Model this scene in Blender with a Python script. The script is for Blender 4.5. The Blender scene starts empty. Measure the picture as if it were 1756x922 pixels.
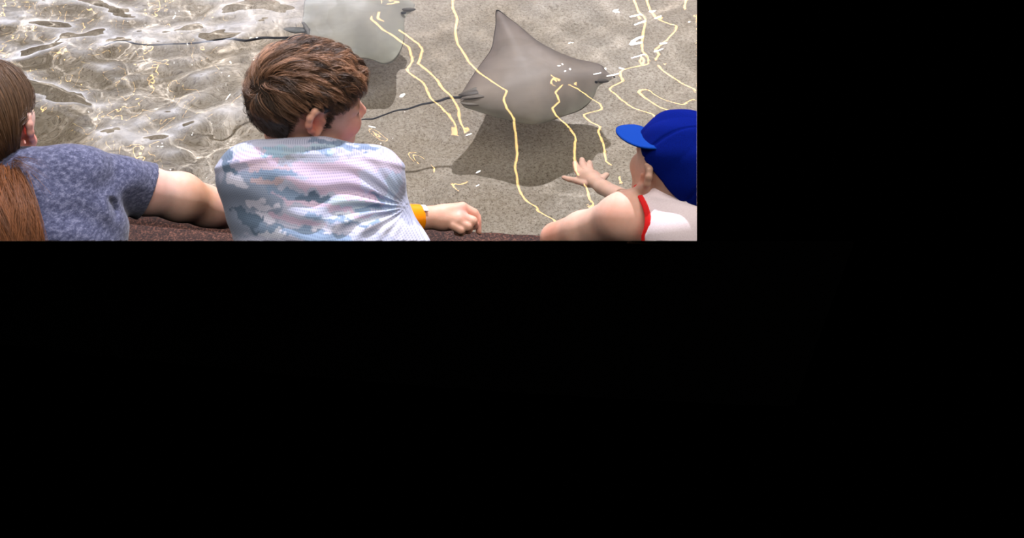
import bpy, bmesh, math, numpy as np
from mathutils import Vector, Matrix

# ------------------------------------------------------------------ camera, world, lights
sc = bpy.context.scene
COL = sc.collection
W, H = 1756, 922
F = 2000.0                      # focal length in pixels
CX, CY = 597.5, 206.5           # the photo proper fills the upper left 1195 x 413 of the frame
FX, FY = 1195.0, 413.0
HC = 1.63
PITCH = math.radians(38)
CAM = np.array([0.0, 0.0, HC])
FW = np.array([0, math.cos(PITCH), -math.sin(PITCH)])
UP = np.array([0, math.sin(PITCH), math.cos(PITCH)])
RT = np.array([1.0, 0, 0])
cam = bpy.data.cameras.new('camera')
camo = bpy.data.objects.new('camera', cam)
COL.objects.link(camo)
cam.sensor_width = 36
cam.lens = F * 36 / W
cam.shift_x = (W / 2 - CX) / W
cam.shift_y = -(H / 2 - CY) / W
cam.clip_start = .05
camo.location = (0, 0, HC)
camo.rotation_euler = (math.pi / 2 - PITCH, 0, 0)
sc.camera = camo
cam.dof.use_dof = True
cam.dof.focus_distance = 2.55
cam.dof.aperture_fstop = 7

wd = bpy.data.worlds.new('world')
sc.world = wd
wd.use_nodes = True
wd.node_tree.nodes['Background'].inputs[0].default_value = (0, 0, 0, 1)
sc.view_settings.view_transform = 'Standard'
sc.view_settings.look = 'None'
sc.view_settings.gamma = 1
sc.view_settings.exposure = 0.0
sc.view_settings.use_curve_mapping = False
sc.cycles.use_denoising = True
sc.cycles.max_bounces = 8
sc.cycles.sample_clamp_indirect = 6
sc.cycles.blur_glossy = 0


def area(name, loc, target, w, h, energy, color, caustic=False, disk=False, roll=0, spread=180):
    l = bpy.data.lights.new(name, 'AREA')
    l.shape = 'DISK' if disk else 'RECTANGLE'
    l.size = w
    if not disk:
        l.size_y = h
    l.energy = energy
    l.color = color
    l.spread = math.radians(spread)
    l.cycles.is_caustics_light = caustic
    o = bpy.data.objects.new(name, l)
    COL.objects.link(o)
    o.location = loc
    d = Vector(target) - Vector(loc)
    o.rotation_euler = d.to_track_quat('-Z', 'Y').to_euler()
    return o


GLARE = 1.9
KEY = (.60, 4.3, 3.8)
area('key_lamp', KEY, (0, 2.0, 0),   .06, .06, 365, (.92, .90, 1.0), caustic=True, disk=True)
area('overhead_fill', (0, .45, 4.2), (0, .75, 0), 6.5, 4.0, 235, (1.0, .92, .84))  # unseen overhead fill, added as soft ambient light
# a high row of window panes on the far side, brightest towards the left
for i_ in range(9):
    for j_ in range(9):
        px_, pz_ = -4.6 + 1.0 * j_, 2.9 + .42 * i_
        rad = 7.0 * math.exp(-i_ / 4.2) * (.16 + .84 / (1 + math.exp((px_ + 1.2) / .9)))
        area('window_pane_light', (px_, 9, pz_), (px_, 0, pz_), 1.0, .42, rad * 3.1416 * .42 * GLARE, (.87, .86, 1.0))
ZL = 2.3                        # height of the warm light strips over the water

# ------------------------------------------------------------------ helpers
rng = np.random.default_rng(7)


def P(px, py, d):               # camera space (right, up, depth)
    return np.array([(px - CX) / F * d, (CY - py) / F * d, d])


def c2w(v):
    v = np.asarray(v, float)
    return CAM + v[..., 0:1] * RT + v[..., 1:2] * UP + v[..., 2:3] * FW


def w2c(p):
    q = np.asarray(p, float) - CAM
    return np.stack([q @ RT, q @ UP, q @ FW], -1)


def UW(px, py, z):              # point at depth z seen through the flat water surface
    dr = RT * (px - CX) / F + UP * (CY - py) / F + FW
    dr = dr / np.linalg.norm(dr)
    hit = CAM + dr * (HC / -dr[2])
    s = dr.copy()
    s[2] = 0
    s /= 1.33
    r = np.array([s[0], s[1], -math.sqrt(1 - s[0] ** 2 - s[1] ** 2)])
    return hit + r * (z / r[2])


def onz(px, py, z):
    dr = RT * (px - CX) / F + UP * (CY - py) / F + FW
    return CAM + dr * ((HC - z) / -dr[2])


def mesh_obj(name, v, q, mat, parent=None, loc=(0, 0, 0), smooth=True, attrs=None, cut=False):
    me = bpy.data.meshes.new(name)
    v = np.asarray(v, float) - np.asarray(loc, float)
    if isinstance(q, np.ndarray):
        me.vertices.add(len(v))
        me.vertices.foreach_set('co', v.astype('f').ravel())
        me.loops.add(q.size)
        me.loops.foreach_set('vertex_index', q.ravel().astype('i'))
        me.polygons.add(len(q))
        me.polygons.foreach_set('loop_start', np.arange(0, q.size, q.shape[1], dtype='i'))
        me.update(calc_edges=True)
    else:
        me.from_pydata([tuple(x) for x in v], [], q)
    if attrs:
        for an, av in attrs.items():
            a = me.attributes.new(an, 'FLOAT_COLOR', 'POINT')
            c = np.ones((len(v), 4), 'f')
            c[:, :av.shape[1]] = av
            a.data.foreach_set('color', c.ravel())
    if cut:
        bm = bmesh.new()
        bm.from_mesh(me)
        L = Vector(loc)
        C = Vector(CAM) - L
        n1 = Vector(RT - FW * (FX - CX) / F)            # right edge of the photo
        n2 = Vector(-UP - FW * (FY - CY) / F)           # lower edge of the photo
        for n in ((n1,) if cut == 'side' else (n1, n2)):
            g = bm.verts[:] + bm.edges[:] + bm.faces[:]
            r = bmesh.ops.bisect_plane(bm, geom=g, dist=1e-6, plane_co=C, plane_no=n, clear_outer=True)
            be = [e for e in r['geom_cut'] if isinstance(e, bmesh.types.BMEdge) and e.is_boundary]
            if be and cut == 'fill':
                bmesh.ops.triangle_fill(bm, use_beauty=True, use_dissolve=False, edges=be)
        bm.to_mesh(me)
        bm.free()
    me.polygons.foreach_set('use_smooth', [smooth] * len(me.polygons))
    me.materials.append(mat)
    me.update()
    o = bpy.data.objects.new(name, me)
    COL.objects.link(o)
    if parent is not None:
        o.parent = parent
    else:
        o.location = loc
    return o


def tag(o, label=None, cat=None, group=None, kind=None):
    for k, val in (('label', label), ('category', cat), ('group', group), ('kind', kind)):
        if val:
            o[k] = val
    return o


def empty(name, loc):
    o = bpy.data.objects.new(name, None)
    COL.objects.link(o)
    o.location = loc
    o.empty_display_size = .05
    return o


def material(name, color=(.5, .5, .5), rough=.6, spec=.5, sss=0):
    m = bpy.data.materials.new(name)
    m.use_nodes = True
    b = m.node_tree.nodes['Principled BSDF']
    b.inputs['Base Color'].default_value = (*color, 1)
    b.inputs['Roughness'].default_value = rough
    b.inputs['Specular IOR Level'].default_value = spec
    if sss:
        b.inputs['Subsurface Weight'].default_value = sss
        b.inputs['Subsurface Radius'].default_value = (1, .35, .2)
        b.inputs['Subsurface Scale'].default_value = .006
    return m, m.node_tree, b


def N(nt, t, **kw):
    n = nt.nodes.new(t)
    for k, v in kw.items():
        if k in n.inputs.keys() if hasattr(n.inputs, 'keys') else False:
            n.inputs[k].default_value = v
        else:
            setattr(n, k, v)
    return n


def noise(nt, scale, detail=3, rough=.5, coord=None, dist=0):
    n = nt.nodes.new('ShaderNodeTexNoise')
    n.inputs['Scale'].default_value = scale
    n.inputs['Detail'].default_value = detail
    n.inputs['Roughness'].default_value = rough
    n.inputs['Distortion'].default_value = dist
    if coord is not None:
        nt.links.new(coord, n.inputs['Vector'])
    return n


def ramp(nt, fac, stops, interp='LINEAR'):
    r = nt.nodes.new('ShaderNodeValToRGB')
    r.color_ramp.interpolation = interp
    e = r.color_ramp.elements
    while len(e) < len(stops):
        e.new(.5)
    for k, (p, c) in enumerate(stops):
        e[k].position = p
        e[k].color = (*c, 1) if len(c) == 3 else c
    nt.links.new(fac, r.inputs[0])
    return r


def mix(nt, a, b, fac, mode='MIX'):
    m = nt.nodes.new('ShaderNodeMix')
    m.data_type = 'RGBA'
    m.blend_type = mode
    for s, x in ((0, fac), (6, a), (7, b)):
        if hasattr(x, 'links') or hasattr(x, 'is_linked'):
            nt.links.new(x, m.inputs[s])
        else:
            m.inputs[s].default_value = x if s == 0 else (*x, 1)
    return m.outputs[2]


def bump(nt, b, height, strength=.3, dist=.002):
    n = nt.nodes.new('ShaderNodeBump')
    n.inputs['Strength'].default_value = strength
    n.inputs['Distance'].default_value = dist
    nt.links.new(height, n.inputs['Height'])
    nt.links.new(n.outputs[0], b.inputs['Normal'])


# ---- signed distance fields in camera space -------------------------------------
class Field:
    def __init__(s, x0, x1, y0, y1, d0, d1, h=.0025):
        dm = .5 * (d0 + d1)
        u0, v1, _ = P(x0, y0, dm)
        u1, v0, _ = P(x1, y1, dm)
        s.h = h
        s.o = np.array([u0, v0, d0])
        s.ax = [np.arange(a, b, h, dtype='f') for a, b in ((u0, u1), (v0, v1), (d0, d1))]
        s.shape = tuple(len(a) for a in s.ax)
        s.F = np.full(s.shape, 1.0, 'f')

    def box(s, lo, hi, pad):
        sl = []
        for k in range(3):
            a = int(max(0, (lo[k] - pad - s.o[k]) / s.h))
            b = int(min(s.shape[k], (hi[k] + pad - s.o[k]) / s.h + 2))
            sl.append(slice(a, max(a, b)))
        sl = tuple(sl)
        U = s.ax[0][sl[0]][:, None, None]
        V = s.ax[1][sl[1]][None, :, None]
        D = s.ax[2][sl[2]][None, None, :]
        return sl, U, V, D

    def put(s, sl, f, k, mode):
        A = s.F[sl]
        if A.size == 0:
            return
        if mode == 'sub':
            f = -f
            hh = np.clip(.5 - .5 * (f - A) / k, 0, 1) if k else None
            s.F[sl] = (f + (A - f) * hh + k * hh * (1 - hh)) if k else np.maximum(A, f)
        elif mode == 'and':
            s.F[sl] = np.maximum(A, f)
        else:
            if k:
                hh = np.clip(.5 + .5 * (A - f) / k, 0, 1)
                s.F[sl] = A + (f - A) * hh - k * hh * (1 - hh)
            else:
                s.F[sl] = np.minimum(A, f)

    def cone(s, a, ra, b, rb, k=.008, mode='add'):
        a = np.asarray(a, float)
        b = np.asarray(b, float)
        R = max(ra, rb)
        sl, U, V, D = s.box(np.minimum(a, b) - R, np.maximum(a, b) + R, k * 1.5 + .012)
        ab = b - a
        L = max(float(ab @ ab), 1e-9)
        pu, pv, pd = U - a[0], V - a[1], D - a[2]
        t = np.clip((pu * ab[0] + pv * ab[1] + pd * ab[2]) / L, 0, 1)
        f = np.sqrt((pu - t * ab[0]) ** 2 + (pv - t * ab[1]) ** 2 + (pd - t * ab[2]) ** 2) - (ra + (rb - ra) * t)
        s.put(sl, f.astype('f'), k, mode)

    def ell(s, c, r, M=None, k=.01, mode='add'):
        c = np.asarray(c, float)
        r = np.asarray(r, float)
        M = np.eye(3) if M is None else M       # rows are the axes
        R = float(max(r))
        sl, U, V, D = s.box(c - R, c + R, k * 1.5 + .012)
        pu, pv, pd = U - c[0], V - c[1], D - c[2]
        q = [(pu * M[i][0] + pv * M[i][1] + pd * M[i][2]) for i in range(3)]
        k0 = np.sqrt(sum((q[i] / r[i]) ** 2 for i in range(3)))
        k1 = np.sqrt(sum((q[i] / r[i] ** 2) ** 2 for i in range(3))) + 1e-6
        f = k0 * (k0 - 1) / k1
        s.put(sl, f.astype('f'), k, mode)

    def half(s, p, n):          # keep the side where (x-p).n < 0
        U = s.ax[0][:, None, None]
        V = s.ax[1][None, :, None]
        D = s.ax[2][None, None, :]
        return ((U - p[0]) * n[0] + (V - p[1]) * n[1] + (D - p[2]) * n[2]).astype('f')

    def pix(s):                 # pixel coordinates of every sample
        U = s.ax[0][:, None, None]
        V = s.ax[1][None, :, None]
        D = s.ax[2][None, None, :]
        return CX + U / D * F, CY - V / D * F, D

    def mesh(s):
        A = s.F
        A[0], A[-1], A[:, 0], A[:, -1], A[:, :, 0], A[:, :, -1] = (1e-2,) * 6
        ins = A < 0
        acc = np.zeros(tuple(n - 1 for n in A.shape) + (3,), 'f')
        cnt = np.zeros(tuple(n - 1 for n in A.shape), 'f')
        nx, ny, nz = A.shape
        faces = []
        for ax in range(3):
            sa = [slice(None)] * 3
            sb = [slice(None)] * 3
            sa[ax] = slice(0, -1)
            sb[ax] = slice(1, None)
            a, b = A[tuple(sa)], A[tuple(sb)]
            i, j, k = np.nonzero(ins[tuple(sa)] != ins[tuple(sb)])
            t = a[i, j, k] / (a[i, j, k] - b[i, j, k])
            pt = np.stack([i, j, k], -1).astype('f')
            pt[:, ax] += t
            o1, o2 = [(1, 2), (2, 0), (0, 1)][ax]
            cells = []
            for d1, d2 in ((0, 0), (-1, 0), (-1, -1), (0, -1)):
                c = [i, j, k]
                c = [x.copy() for x in c]
                c[o1] += d1
                c[o2] += d2
                cells.append(c)
            for c in cells:
                np.add.at(acc, (c[0], c[1], c[2]), pt)
                np.add.at(cnt, (c[0], c[1], c[2]), 1)
            flip = ins[tuple(sa)][i, j, k]
            faces.append((cells, flip))
        idx = -np.ones(cnt.shape, 'i8')
        m = cnt > 0
        idx[m] = np.arange(m.sum())
        v = acc[m] / cnt[m][:, None] * s.h + s.o
        qs = []
        for cells, flip in faces:
            q = np.stack([idx[c[0], c[1], c[2]] for c in cells], -1)
            q[flip] = q[flip][:, ::-1]
            qs.append(q)
        q = np.concatenate(qs)
        return v, q             # camera space; depth axis is mirrored so the winding comes out right in the world


def blur2(A, sy, sx):
    for ax, s in ((0, sy), (1, sx)):
        if s <= 0:
            continue
        n = A.shape[ax]
        pad = int(3 * s) + 1
        pw = [(0, 0), (0, 0)]
        pw[ax] = (pad, pad)
        B = np.pad(A, pw, mode='edge')
        fr = np.fft.rfftfreq(B.shape[ax])
        g = np.exp(-2 * (np.pi * fr * s) ** 2)
        sh = [1, 1]
        sh[ax] = len(g)
        B = np.fft.irfft(np.fft.rfft(B, axis=ax) * g.reshape(sh), n=B.shape[ax], axis=ax)
        sl = [slice(None)] * 2
        sl[ax] = slice(pad, pad + n)
        A = B[tuple(sl)]
    return A


def vnoise(p, scale, seed=0):   # smooth value noise on points (n,3)
    q = np.asarray(p, float) * scale + 100
    i = np.floor(q).astype('i8')
    f = q - i
    f = f * f * (3 - 2 * f)
    r = 0
    for a in (0, 1):
        for b in (0, 1):
            for c in (0, 1):
                hsh = ((i[:, 0] + a) * 73856093 ^ (i[:, 1] + b) * 19349663 ^ (i[:, 2] + c) * 83492791 ^ (seed * 2654435761)) & 0xffffffff
                hsh = ((hsh * 1103515245 + 12345) & 0x7fffffff) / 0x7fffffff
                w = (f[:, 0] if a else 1 - f[:, 0]) * (f[:, 1] if b else 1 - f[:, 1]) * (f[:, 2] if c else 1 - f[:, 2])
                r = r + w * hsh
    return r


# ------------------------------------------------------------------ pool floor, rim and added black wall
def xmax(y, z):                 # right edge of the photo as a plane through the place
    return (FX - CX) / F * (y * FW[1] + (z - HC) * FW[2])


def rim_y(x):                   # inner edge of the stone rim (a large round tank)
    return 1.708 - .085 * (x - .35) + .03 * (x - .35) ** 2


FZ = -.39
m_floor, nt, b = material('pool_floor', rough=.95, spec=.2)
tc = nt.nodes.new('ShaderNodeTexCoord').outputs['Object']
n1 = noise(nt, 3.5, 4, .55, tc)
n2 = noise(nt, 260, 2, .7, tc)
n3 = noise(nt, 120, 3, .7, tc)
base = ramp(nt, n1.outputs[0], [(.3, (.31, .26, .20)), (.7, (.41, .365, .31))])
spk = ramp(nt, n2.outputs[0], [(.32, (.26, .22, .18)), (.46, (1.05, 1.05, 1.05))])
spk2 = ramp(nt, n3.outputs[0], [(.3, (.66, .63, .58)), (.62, (1.14, 1.14, 1.14))])
c = mix(nt, base.outputs[0], spk.outputs[0], .75, 'MULTIPLY')
c = mix(nt, c, spk2.outputs[0], .9, 'MULTIPLY')
nt.links.new(c, b.inputs['Base Color'])
bump(nt, b, n3.outputs[0], .5, .003)
fxs = np.linspace(-3, .96, 40)
yf = rim_y(np.clip(fxs, -1.3, 1.2)) + .012
v = [(x, y, FZ) for x, y in zip(fxs, yf)] + [(x * 1.6 - (-3) * .6 if x < 0 else x + 2.2 * (x + 3) / 4, 5.2, FZ) for x in fxs]
fq_ = [(i, i + 1, 41 + i, 40 + i) for i in range(39)]
fl = mesh_obj('floor', v, fq_, m_floor, smooth=False, cut='side')
tag(fl, 'sandy grey concrete bottom of the touch tank', kind='structure')
fl.cycles.is_caustics_receiver = True

# stone rim: a coping with a rounded lip following the tank's curve
m_rim, nt, b = material('rim_stone', rough=.75, spec=.25)
tc = nt.nodes.new('ShaderNodeTexCoord').outputs['Object']
n1 = noise(nt, 230, 3, .7, tc)
n2 = noise(nt, 9, 3, .6, tc)
r1 = ramp(nt, n1.outputs[0], [(.33, (.012, .004, .003)), (.5, (.045, .017, .010)), (.68, (.20, .085, .055))])
r2 = ramp(nt, n2.outputs[0], [(.35, (.55, .5, .5)), (.65, (1, 1, 1))])
nt.links.new(mix(nt, r1.outputs[0], r2.outputs[0], 1.0, 'MULTIPLY'), b.inputs['Base Color'])
bump(nt, b, n1.outputs[0], .35, .002)
xs = np.linspace(-1.3, 1.0, 120)
prof = [(0, -.06), (0, -.002), (-.003, .007), (-.010, .012), (-.020, .014), (-.06, .015), (-.062, .012), (-.066, .012), (-.068, .015), (-.2, .015), (-.34, .015)]
vv, qq = [], []
for x in xs:
    for dy, z in prof:
        vv.append((x, rim_y(x) + dy + .0015 * math.sin(x * 90) * (dy > -.02), z))
n = len(prof)
for i in range(len(xs) - 1):
    for j in range(n - 1):
        qq.append((i * n + j, i * n + j + 1, (i + 1) * n + j + 1, (i + 1) * n + j))
rim = mesh_obj('trim_1', vv, [tuple(reversed(f)) for f in qq], m_rim, cut=True)
tag(rim, 'reddish brown pebbled stone rim of the tank', kind='structure')
# black wall added under the rim to hide the lit floor behind
m_wall, nt, b = material('added_black_wall', (.0015, .0015, .0015), 1.0, 0)
vv, qq = [], []
xx = np.linspace(-1.3, 1.0, 40)
for x in xx:
    p = onz(600, FY, 0)
    # the wall starts right where the lower edge of the photo crosses it
    y = rim_y(x) + .004
    k = (FY - CY) / F
    # depth where the lower-edge plane meets this y
    d = y / (FW[1] - k * UP[1])
    z = HC + d * (FW[2] - k * UP[2])
    vv += [(x, y, z), (x, y, FZ - .1)]
for i in range(len(xx) - 1):
    qq.append((2 * i, 2 * i + 1, 2 * i + 3, 2 * i + 2))
wl = mesh_obj('wall_front', vv, qq, m_wall, smooth=False)
tag(wl, 'added black wall under the stone rim, hiding the floor behind', kind='structure')

# ------------------------------------------------------------------ water with real ripples
# wavy reflections of thin warm light strips: (polyline in photo pixels, strip lateral position is derived from its mean)
LINES = [
    ([(774, -30), (777, 14), (784, 32), (781, 54), (784, 75), (797, 95), (804, 107), (822, 125), (844, 141), (869, 157), (863, 172),
      (871, 190), (882, 206), (883, 218), (886, 236), (887, 265), (883, 286), (887, 311), (892, 330), (897, 337), (904, 346), (920, 354), (922, 361), (937, 370), (949, 375), (957, 384), (962, 400)], -60, 430),
    ([(640, 20), (637, 32), (647, 41), (655, 50), (672, 60), (689, 72), (702, 82), (706, 95), (708, 107), (696, 119), (709, 130), (722, 140), (732, 152), (739, 170), (757, 185), (769, 200), (787, 218), (790, 235)], 31, 220),
    ([(650, 10), (648, 33), (670, 39), (687, 54), (702, 64), (717, 75), (724, 85), (721, 97), (716, 107), (732, 118), (739, 127), (749, 137), (757, 150), (772, 163), (783, 180), (787, 190), (783, 200), (789, 212), (792, 235)], 31, 220),
    ([(955, 130), (965, 147), (951, 159), (960, 175), (947, 186), (955, 200), (973, 215), (987, 234), (985, 265), (987, 293), (996, 306), (1007, 324), (1010, 340)], 148, 326),
    ([(975, 130), (975, 147), (992, 154), (1008, 168), (1030, 178), (1034, 188), (1000, 196), (1010, 208), (1030, 217), (1026, 226), (1035, 247), (1038, 276), (1048, 283), (1060, 297), (1064, 310)], 148, 298),
    ([(1086, -30), (1088, 0), (1095, 20), (1108, 30), (1104, 50), (1101, 75), (1103, 88), (1113, 98), (1114, 110), (1075, 117), (1063, 122), (1064, 130), (1070, 139), (1050, 148), (1045, 154), (1057, 162), (1067, 172), (1088, 186), (1117, 194), (1133, 207), (1150, 240)], -60, 420),
    ([(1108, -30), (1110, 8), (1122, 30), (1140, 38), (1160, 44), (1158, 53), (1140, 70), (1122, 84), (1130, 92), (1125, 104), (1138, 121), (1172, 143), (1193, 152), (1200, 170)], -60, 160),
    ([(1177, -30), (1177, 0), (1174, 11), (1181, 22), (1194, 31), (1205, 60)], -60, 420),
    ([(161, -20), (156, 8), (152, 37), (141, 56), (113, 82), (97, 98), (100, 112), (110, 133), (93, 147), (56, 165), (60, 180), (72, 190), (75, 230)], -60, 420),
    ([(20, -30), (0, 22), (13, 35), (15, 60), (5, 80), (0, 120), (-10, 200)], -60, 420),
    ([(300, 0), (262, 30), (255, 60), (270, 110), (262, 145), (215, 165), (206, 190), (212, 210), (240, 260)], -60, 420),
]
GH = .0020
gx = np.arange(-1.32, 1.12, GH)
gy = np.arange(1.66, 3.30, GH)
X, Y = np.meshgrid(gx, gy)
Z0 = np.zeros_like(X)
r1 = np.random.default_rng(3)
for i in range(110):
    lam = math.exp(r1.uniform(math.log(.05), math.log(.42)))
    k = 2 * np.pi / lam
    th = r1.normal(math.pi / 2 + .5, 1.1)
    st = .0135 if lam > .12 else .0105
    am = np.clip(.16 - X * 1.25 - .25 * (Y - 2.2), 0, 1.0) * (1.0 if lam < .3 else .75) + (.42 if lam > .16 else (.62 if lam > .075 else .25))
    am = am * (1 + .5 * np.clip(-.1 - X, 0, .4) / .4)
    Z0 += am * st / k * np.sin(k * (X * math.cos(th) + Y * math.sin(th)) + r1.uniform(0, 6.28) + .8 * np.sin(X * 5 + i))
for i in range(60):             # fine chop
    lam = math.exp(r1.uniform(math.log(.016), math.log(.05)))
    k = 2 * np.pi / lam
    th = r1.normal(math.pi / 2 + .3, 1.0)
    Z0 += np.clip(.30 - X * .9, .22, 1.3) * (.0012 + .0020 * np.clip(.1 - X, 0, .5) / .5) / k * np.sin(k * (X * math.cos(th) + Y * math.sin(th)) + r1.uniform(0, 6.28) + 1.5 * np.sin(X * 9 + i) + 1.2 * np.sin(Y * 11 + 2 * i))
# lay the contour lines down: solve for a smooth extra swell that bends the strips' reflections along them
KK = 1 + ZL / HC
sub = 2
Xs, Ys, Zs = X[::sub, ::sub], Y[::sub, ::sub], blur2(Z0, 1, 1)[::sub, ::sub]
gs = GH * sub
ysub = Ys[:, 0]
wsum = np.zeros_like(Xs)
rsum = np.zeros_like(Xs)
strips = []
for pts, y0, y1 in LINES:
    wp = np.array([onz(a, bb, 0) for a, bb in pts])
    o = np.argsort(wp[:, 1])
    cyv = blur2(np.interp(ysub, wp[o, 1], wp[o, 0])[None, :], 0, .0040 / gs)[0]
    lo_, hi_ = onz(0, min(y1, 410), 0)[1], onz(0, max(y0, -15), 0)[1]
    sel = (ysub > lo_) & (ysub < hi_)
    b1, b0 = np.polyfit(ysub[sel], cyv[sel], 1)
    strips.append((b0, b1, lo_, hi_))
    dx = Xs - cyv[:, None]
    lin = b0 + b1 * Ys
    # nominal reflection of the straight strip is at x = lin(y); it has to show at x = cyv(y)
    T = KK * (cyv - (b0 + b1 * ysub))[:, None]                     # needed lateral shift of the reflected ray
    ed = np.clip((Ys - lo_ + .03) / .03, 0, 1) * np.clip((hi_ + .03 - Ys) / .03, 0, 1)
    soft = .04 if b0 + b1 * 2.2 < -.15 else 1.0
    w = (np.exp(-(dx / .007) ** 2) + .03 * np.exp(-(dx / .06) ** 2)) * ed * soft
    wsum += w
    rsum += w * T
rs = rsum / (wsum + 1e-9)
ny_, nx_ = Xs.shape
ky = 2 * np.pi * np.fft.fftfreq(2 * ny_, gs)[:, None]
kx = 2 * np.pi * np.fft.rfftfreq(2 * nx_, gs)[None, :]
k2 = kx ** 2 + ky ** 2
MU = 2.0e-6


def dxf(h): return np.gradient(h, gs, axis=1)
def dyf(h): return np.gradient(h, gs, axis=0)


def adj(g, ax):                 # adjoint of np.gradient
    g = np.moveaxis(g, ax, 0)
    o = np.zeros_like(g)
    o[2:] += g[1:-1] / (2 * gs)
    o[:-2] -= g[1:-1] / (2 * gs)
    o[1] += g[0] / gs
    o[0] -= g[0] / gs
    o[-1] += g[-1] / gs
    o[-2] -= g[-1] / gs
    return np.moveaxis(o, 0, ax)


def lap(h):
    p = np.pad(h, 1, mode='edge')
    return (p[2:, 1:-1] + p[:-2, 1:-1] + p[1:-1, 2:] + p[1:-1, :-2] - 4 * h) / gs ** 2


Hs = np.zeros_like(Xs)
for rnd in range(3):
    Ht = Zs + Hs
    hx, hy = dxf(Ht), dyf(Ht)
    vn = HC + hx * Xs + hy * Ys
    rz = HC + 2 * vn * 1 - 2 * HC if False else 2 * vn - HC
    rx = Xs - 2 * hx * vn
    ry = Ys - 2 * hy * vn
    Xr = Xs + ZL * rx / rz
    Yr = Ys + ZL * ry / rz
    # signed miss against each strip, blended by the same weights
    res = np.zeros_like(Xs)
    wsum2 = np.zeros_like(Xs) + 1e-9
    sl_ = np.zeros_like(Xs)
    for (pts, y0, y1), (b0, b1, lo_, hi_) in zip(LINES, strips):
        wp = np.array([onz(a, bb, 0) for a, bb in pts])
        o = np.argsort(wp[:, 1])
        cyv = blur2(np.interp(ysub, wp[o, 1], wp[o, 0])[None, :], 0, .0040 / gs)[0]
        dx = Xs - cyv[:, None]
        ed = np.clip((Ys - lo_ + .03) / .03, 0, 1) * np.clip((hi_ + .03 - Ys) / .03, 0, 1)
        soft = .04 if b0 + b1 * 2.2 < -.15 else 1.0
        w = (np.exp(-(dx / .007) ** 2) + .03 * np.exp(-(dx / .06) ** 2)) * ed * soft
        want = KK * dx          # distance from the strip measured in its own plane, growing naturally off the line
        have = Xr - (KK * b0 + b1 * Yr)
        res += w * (want - have)
        sl_ += w * b1
        wsum2 += w
    res = np.clip(res / wsum2, -.35, .35)
    sl_ /= wsum2
    # change of (Xr - b1*Yr) with slopes:  -2ZL*hx - 2ZL*x*y/HC^2*hy + b1*2ZL*(1+y^2/HC^2)*hy
    a1 = -2 * ZL * np.ones_like(Xs)
    a2 = -2 * ZL * Xs * Ys / HC ** 2 + sl_ * 2 * ZL * (1 + Ys ** 2 / HC ** 2)
    Wt = wsum2
    eps = 1e-3

    def Aop(h):
        g = Wt * (a1 * dxf(h) + a2 * dyf(h))
        l_ = lap(h)
        return adj(g * a1, 1) + adj(g * a2, 0) + MU * lap(l_) + eps * h

    wm_ = float(Wt.mean()) * 20
    pre = 1 / (wm_ * k2 + MU * k2 ** 2 + 30.0)

    def Pop(r):
        R = np.zeros((2 * ny_, 2 * nx_))
        R[:ny_, :nx_] = r
        R[ny_:, :nx_] = r[::-1]
        R[:, nx_:] = R[:, :nx_][:, ::-1]
        return np.fft.irfft2(np.fft.rfft2(R) * pre, s=R.shape)[:ny_, :nx_]

    rhs = adj(Wt * res * a1, 1) + adj(Wt * res * a2, 0) - MU * lap(lap(Hs)) * (rnd > 0)
    x_ = np.zeros_like(Xs)
    r_ = rhs.copy()
    z_ = Pop(r_)
    p_ = z_.copy()
    rzv = (r_ * z_).sum()
    for it in range(60):
        Ap = Aop(p_)
        al = rzv / (p_ * Ap).sum()
        x_ += al * p_
        r_ -= al * Ap
        z_ = Pop(r_)
        rn = (r_ * z_).sum()
        p_ = z_ + rn / rzv * p_
        rzv = rn
    print('wave fit', rnd, float(np.sqrt((Wt * res ** 2).sum() / Wt.sum())), float(np.abs(dxf(x_)).max()), float(np.abs(dyf(x_)).max()))
    Hs = Hs + x_ * (1.0 if rnd == 0 else .8)


def upsample(A, shape):         # bicubic along both axes
    for ax in (0, 1):
        A = np.moveaxis(A, ax, 0)
        n = A.shape[0]
        m = shape[ax]
        x = np.minimum(np.arange(m) / sub, n - 1 - 1e-9)
        i = x.astype(int)
        f = (x - i).reshape(-1, 1)
        g = lambda k: A[np.clip(i + k, 0, n - 1)]
        A = .5 * (2 * g(0) + (g(1) - g(-1)) * f + (2 * g(-1) - 5 * g(0) + 4 * g(1) - g(2)) * f ** 2 + (3 * g(0) - g(-1) - 3 * g(1) + g(2)) * f ** 3)
        A = np.moveaxis(A, 0, ax)
    return A


Z = Z0 + upsample(Hs, X.shape)
keep = Y > rim_y(X) - .004
xm = xmax(Y, 0)
Xc = np.minimum(X, xm)
idx = np.arange(X.size).reshape(X.shape)
q = np.stack([idx[:-1, :-1], idx[:-1, 1:], idx[1:, 1:], idx[1:, :-1]], -1)
ok = (X[:-1, :-1] < xm[:-1, :-1]) & (X[1:, :-1] < xm[1:, :-1]) & keep[:-1, :-1] & keep[:-1, 1:]
q = q[ok]
used = np.unique(q)
rem = -np.ones(X.size, 'i8')
rem[used] = np.arange(len(used))
vw = np.stack([Xc, Y, Z], -1).reshape(-1, 3)[used]
m_water = bpy.data.materials.new('clear_water')
m_water.use_nodes = True
nt = m_water.node_tree
nt.nodes.clear()
g = nt.nodes.new('ShaderNodeBsdfGlass')
g.inputs['Roughness'].default_value = 0
g.inputs['IOR'].default_value = 1.33
g.inputs['Color'].default_value = (.985, 1, .985, 1)
o = nt.nodes.new('ShaderNodeOutputMaterial')
nt.links.new(g.outputs[0], o.inputs[0])
water = mesh_obj('water', vw, rem[q], m_water)
water.cycles.is_caustics_caster = True
tag(water, 'clear rippling water filling the touch tank with golden light reflections', 'water', kind='stuff')
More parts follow.
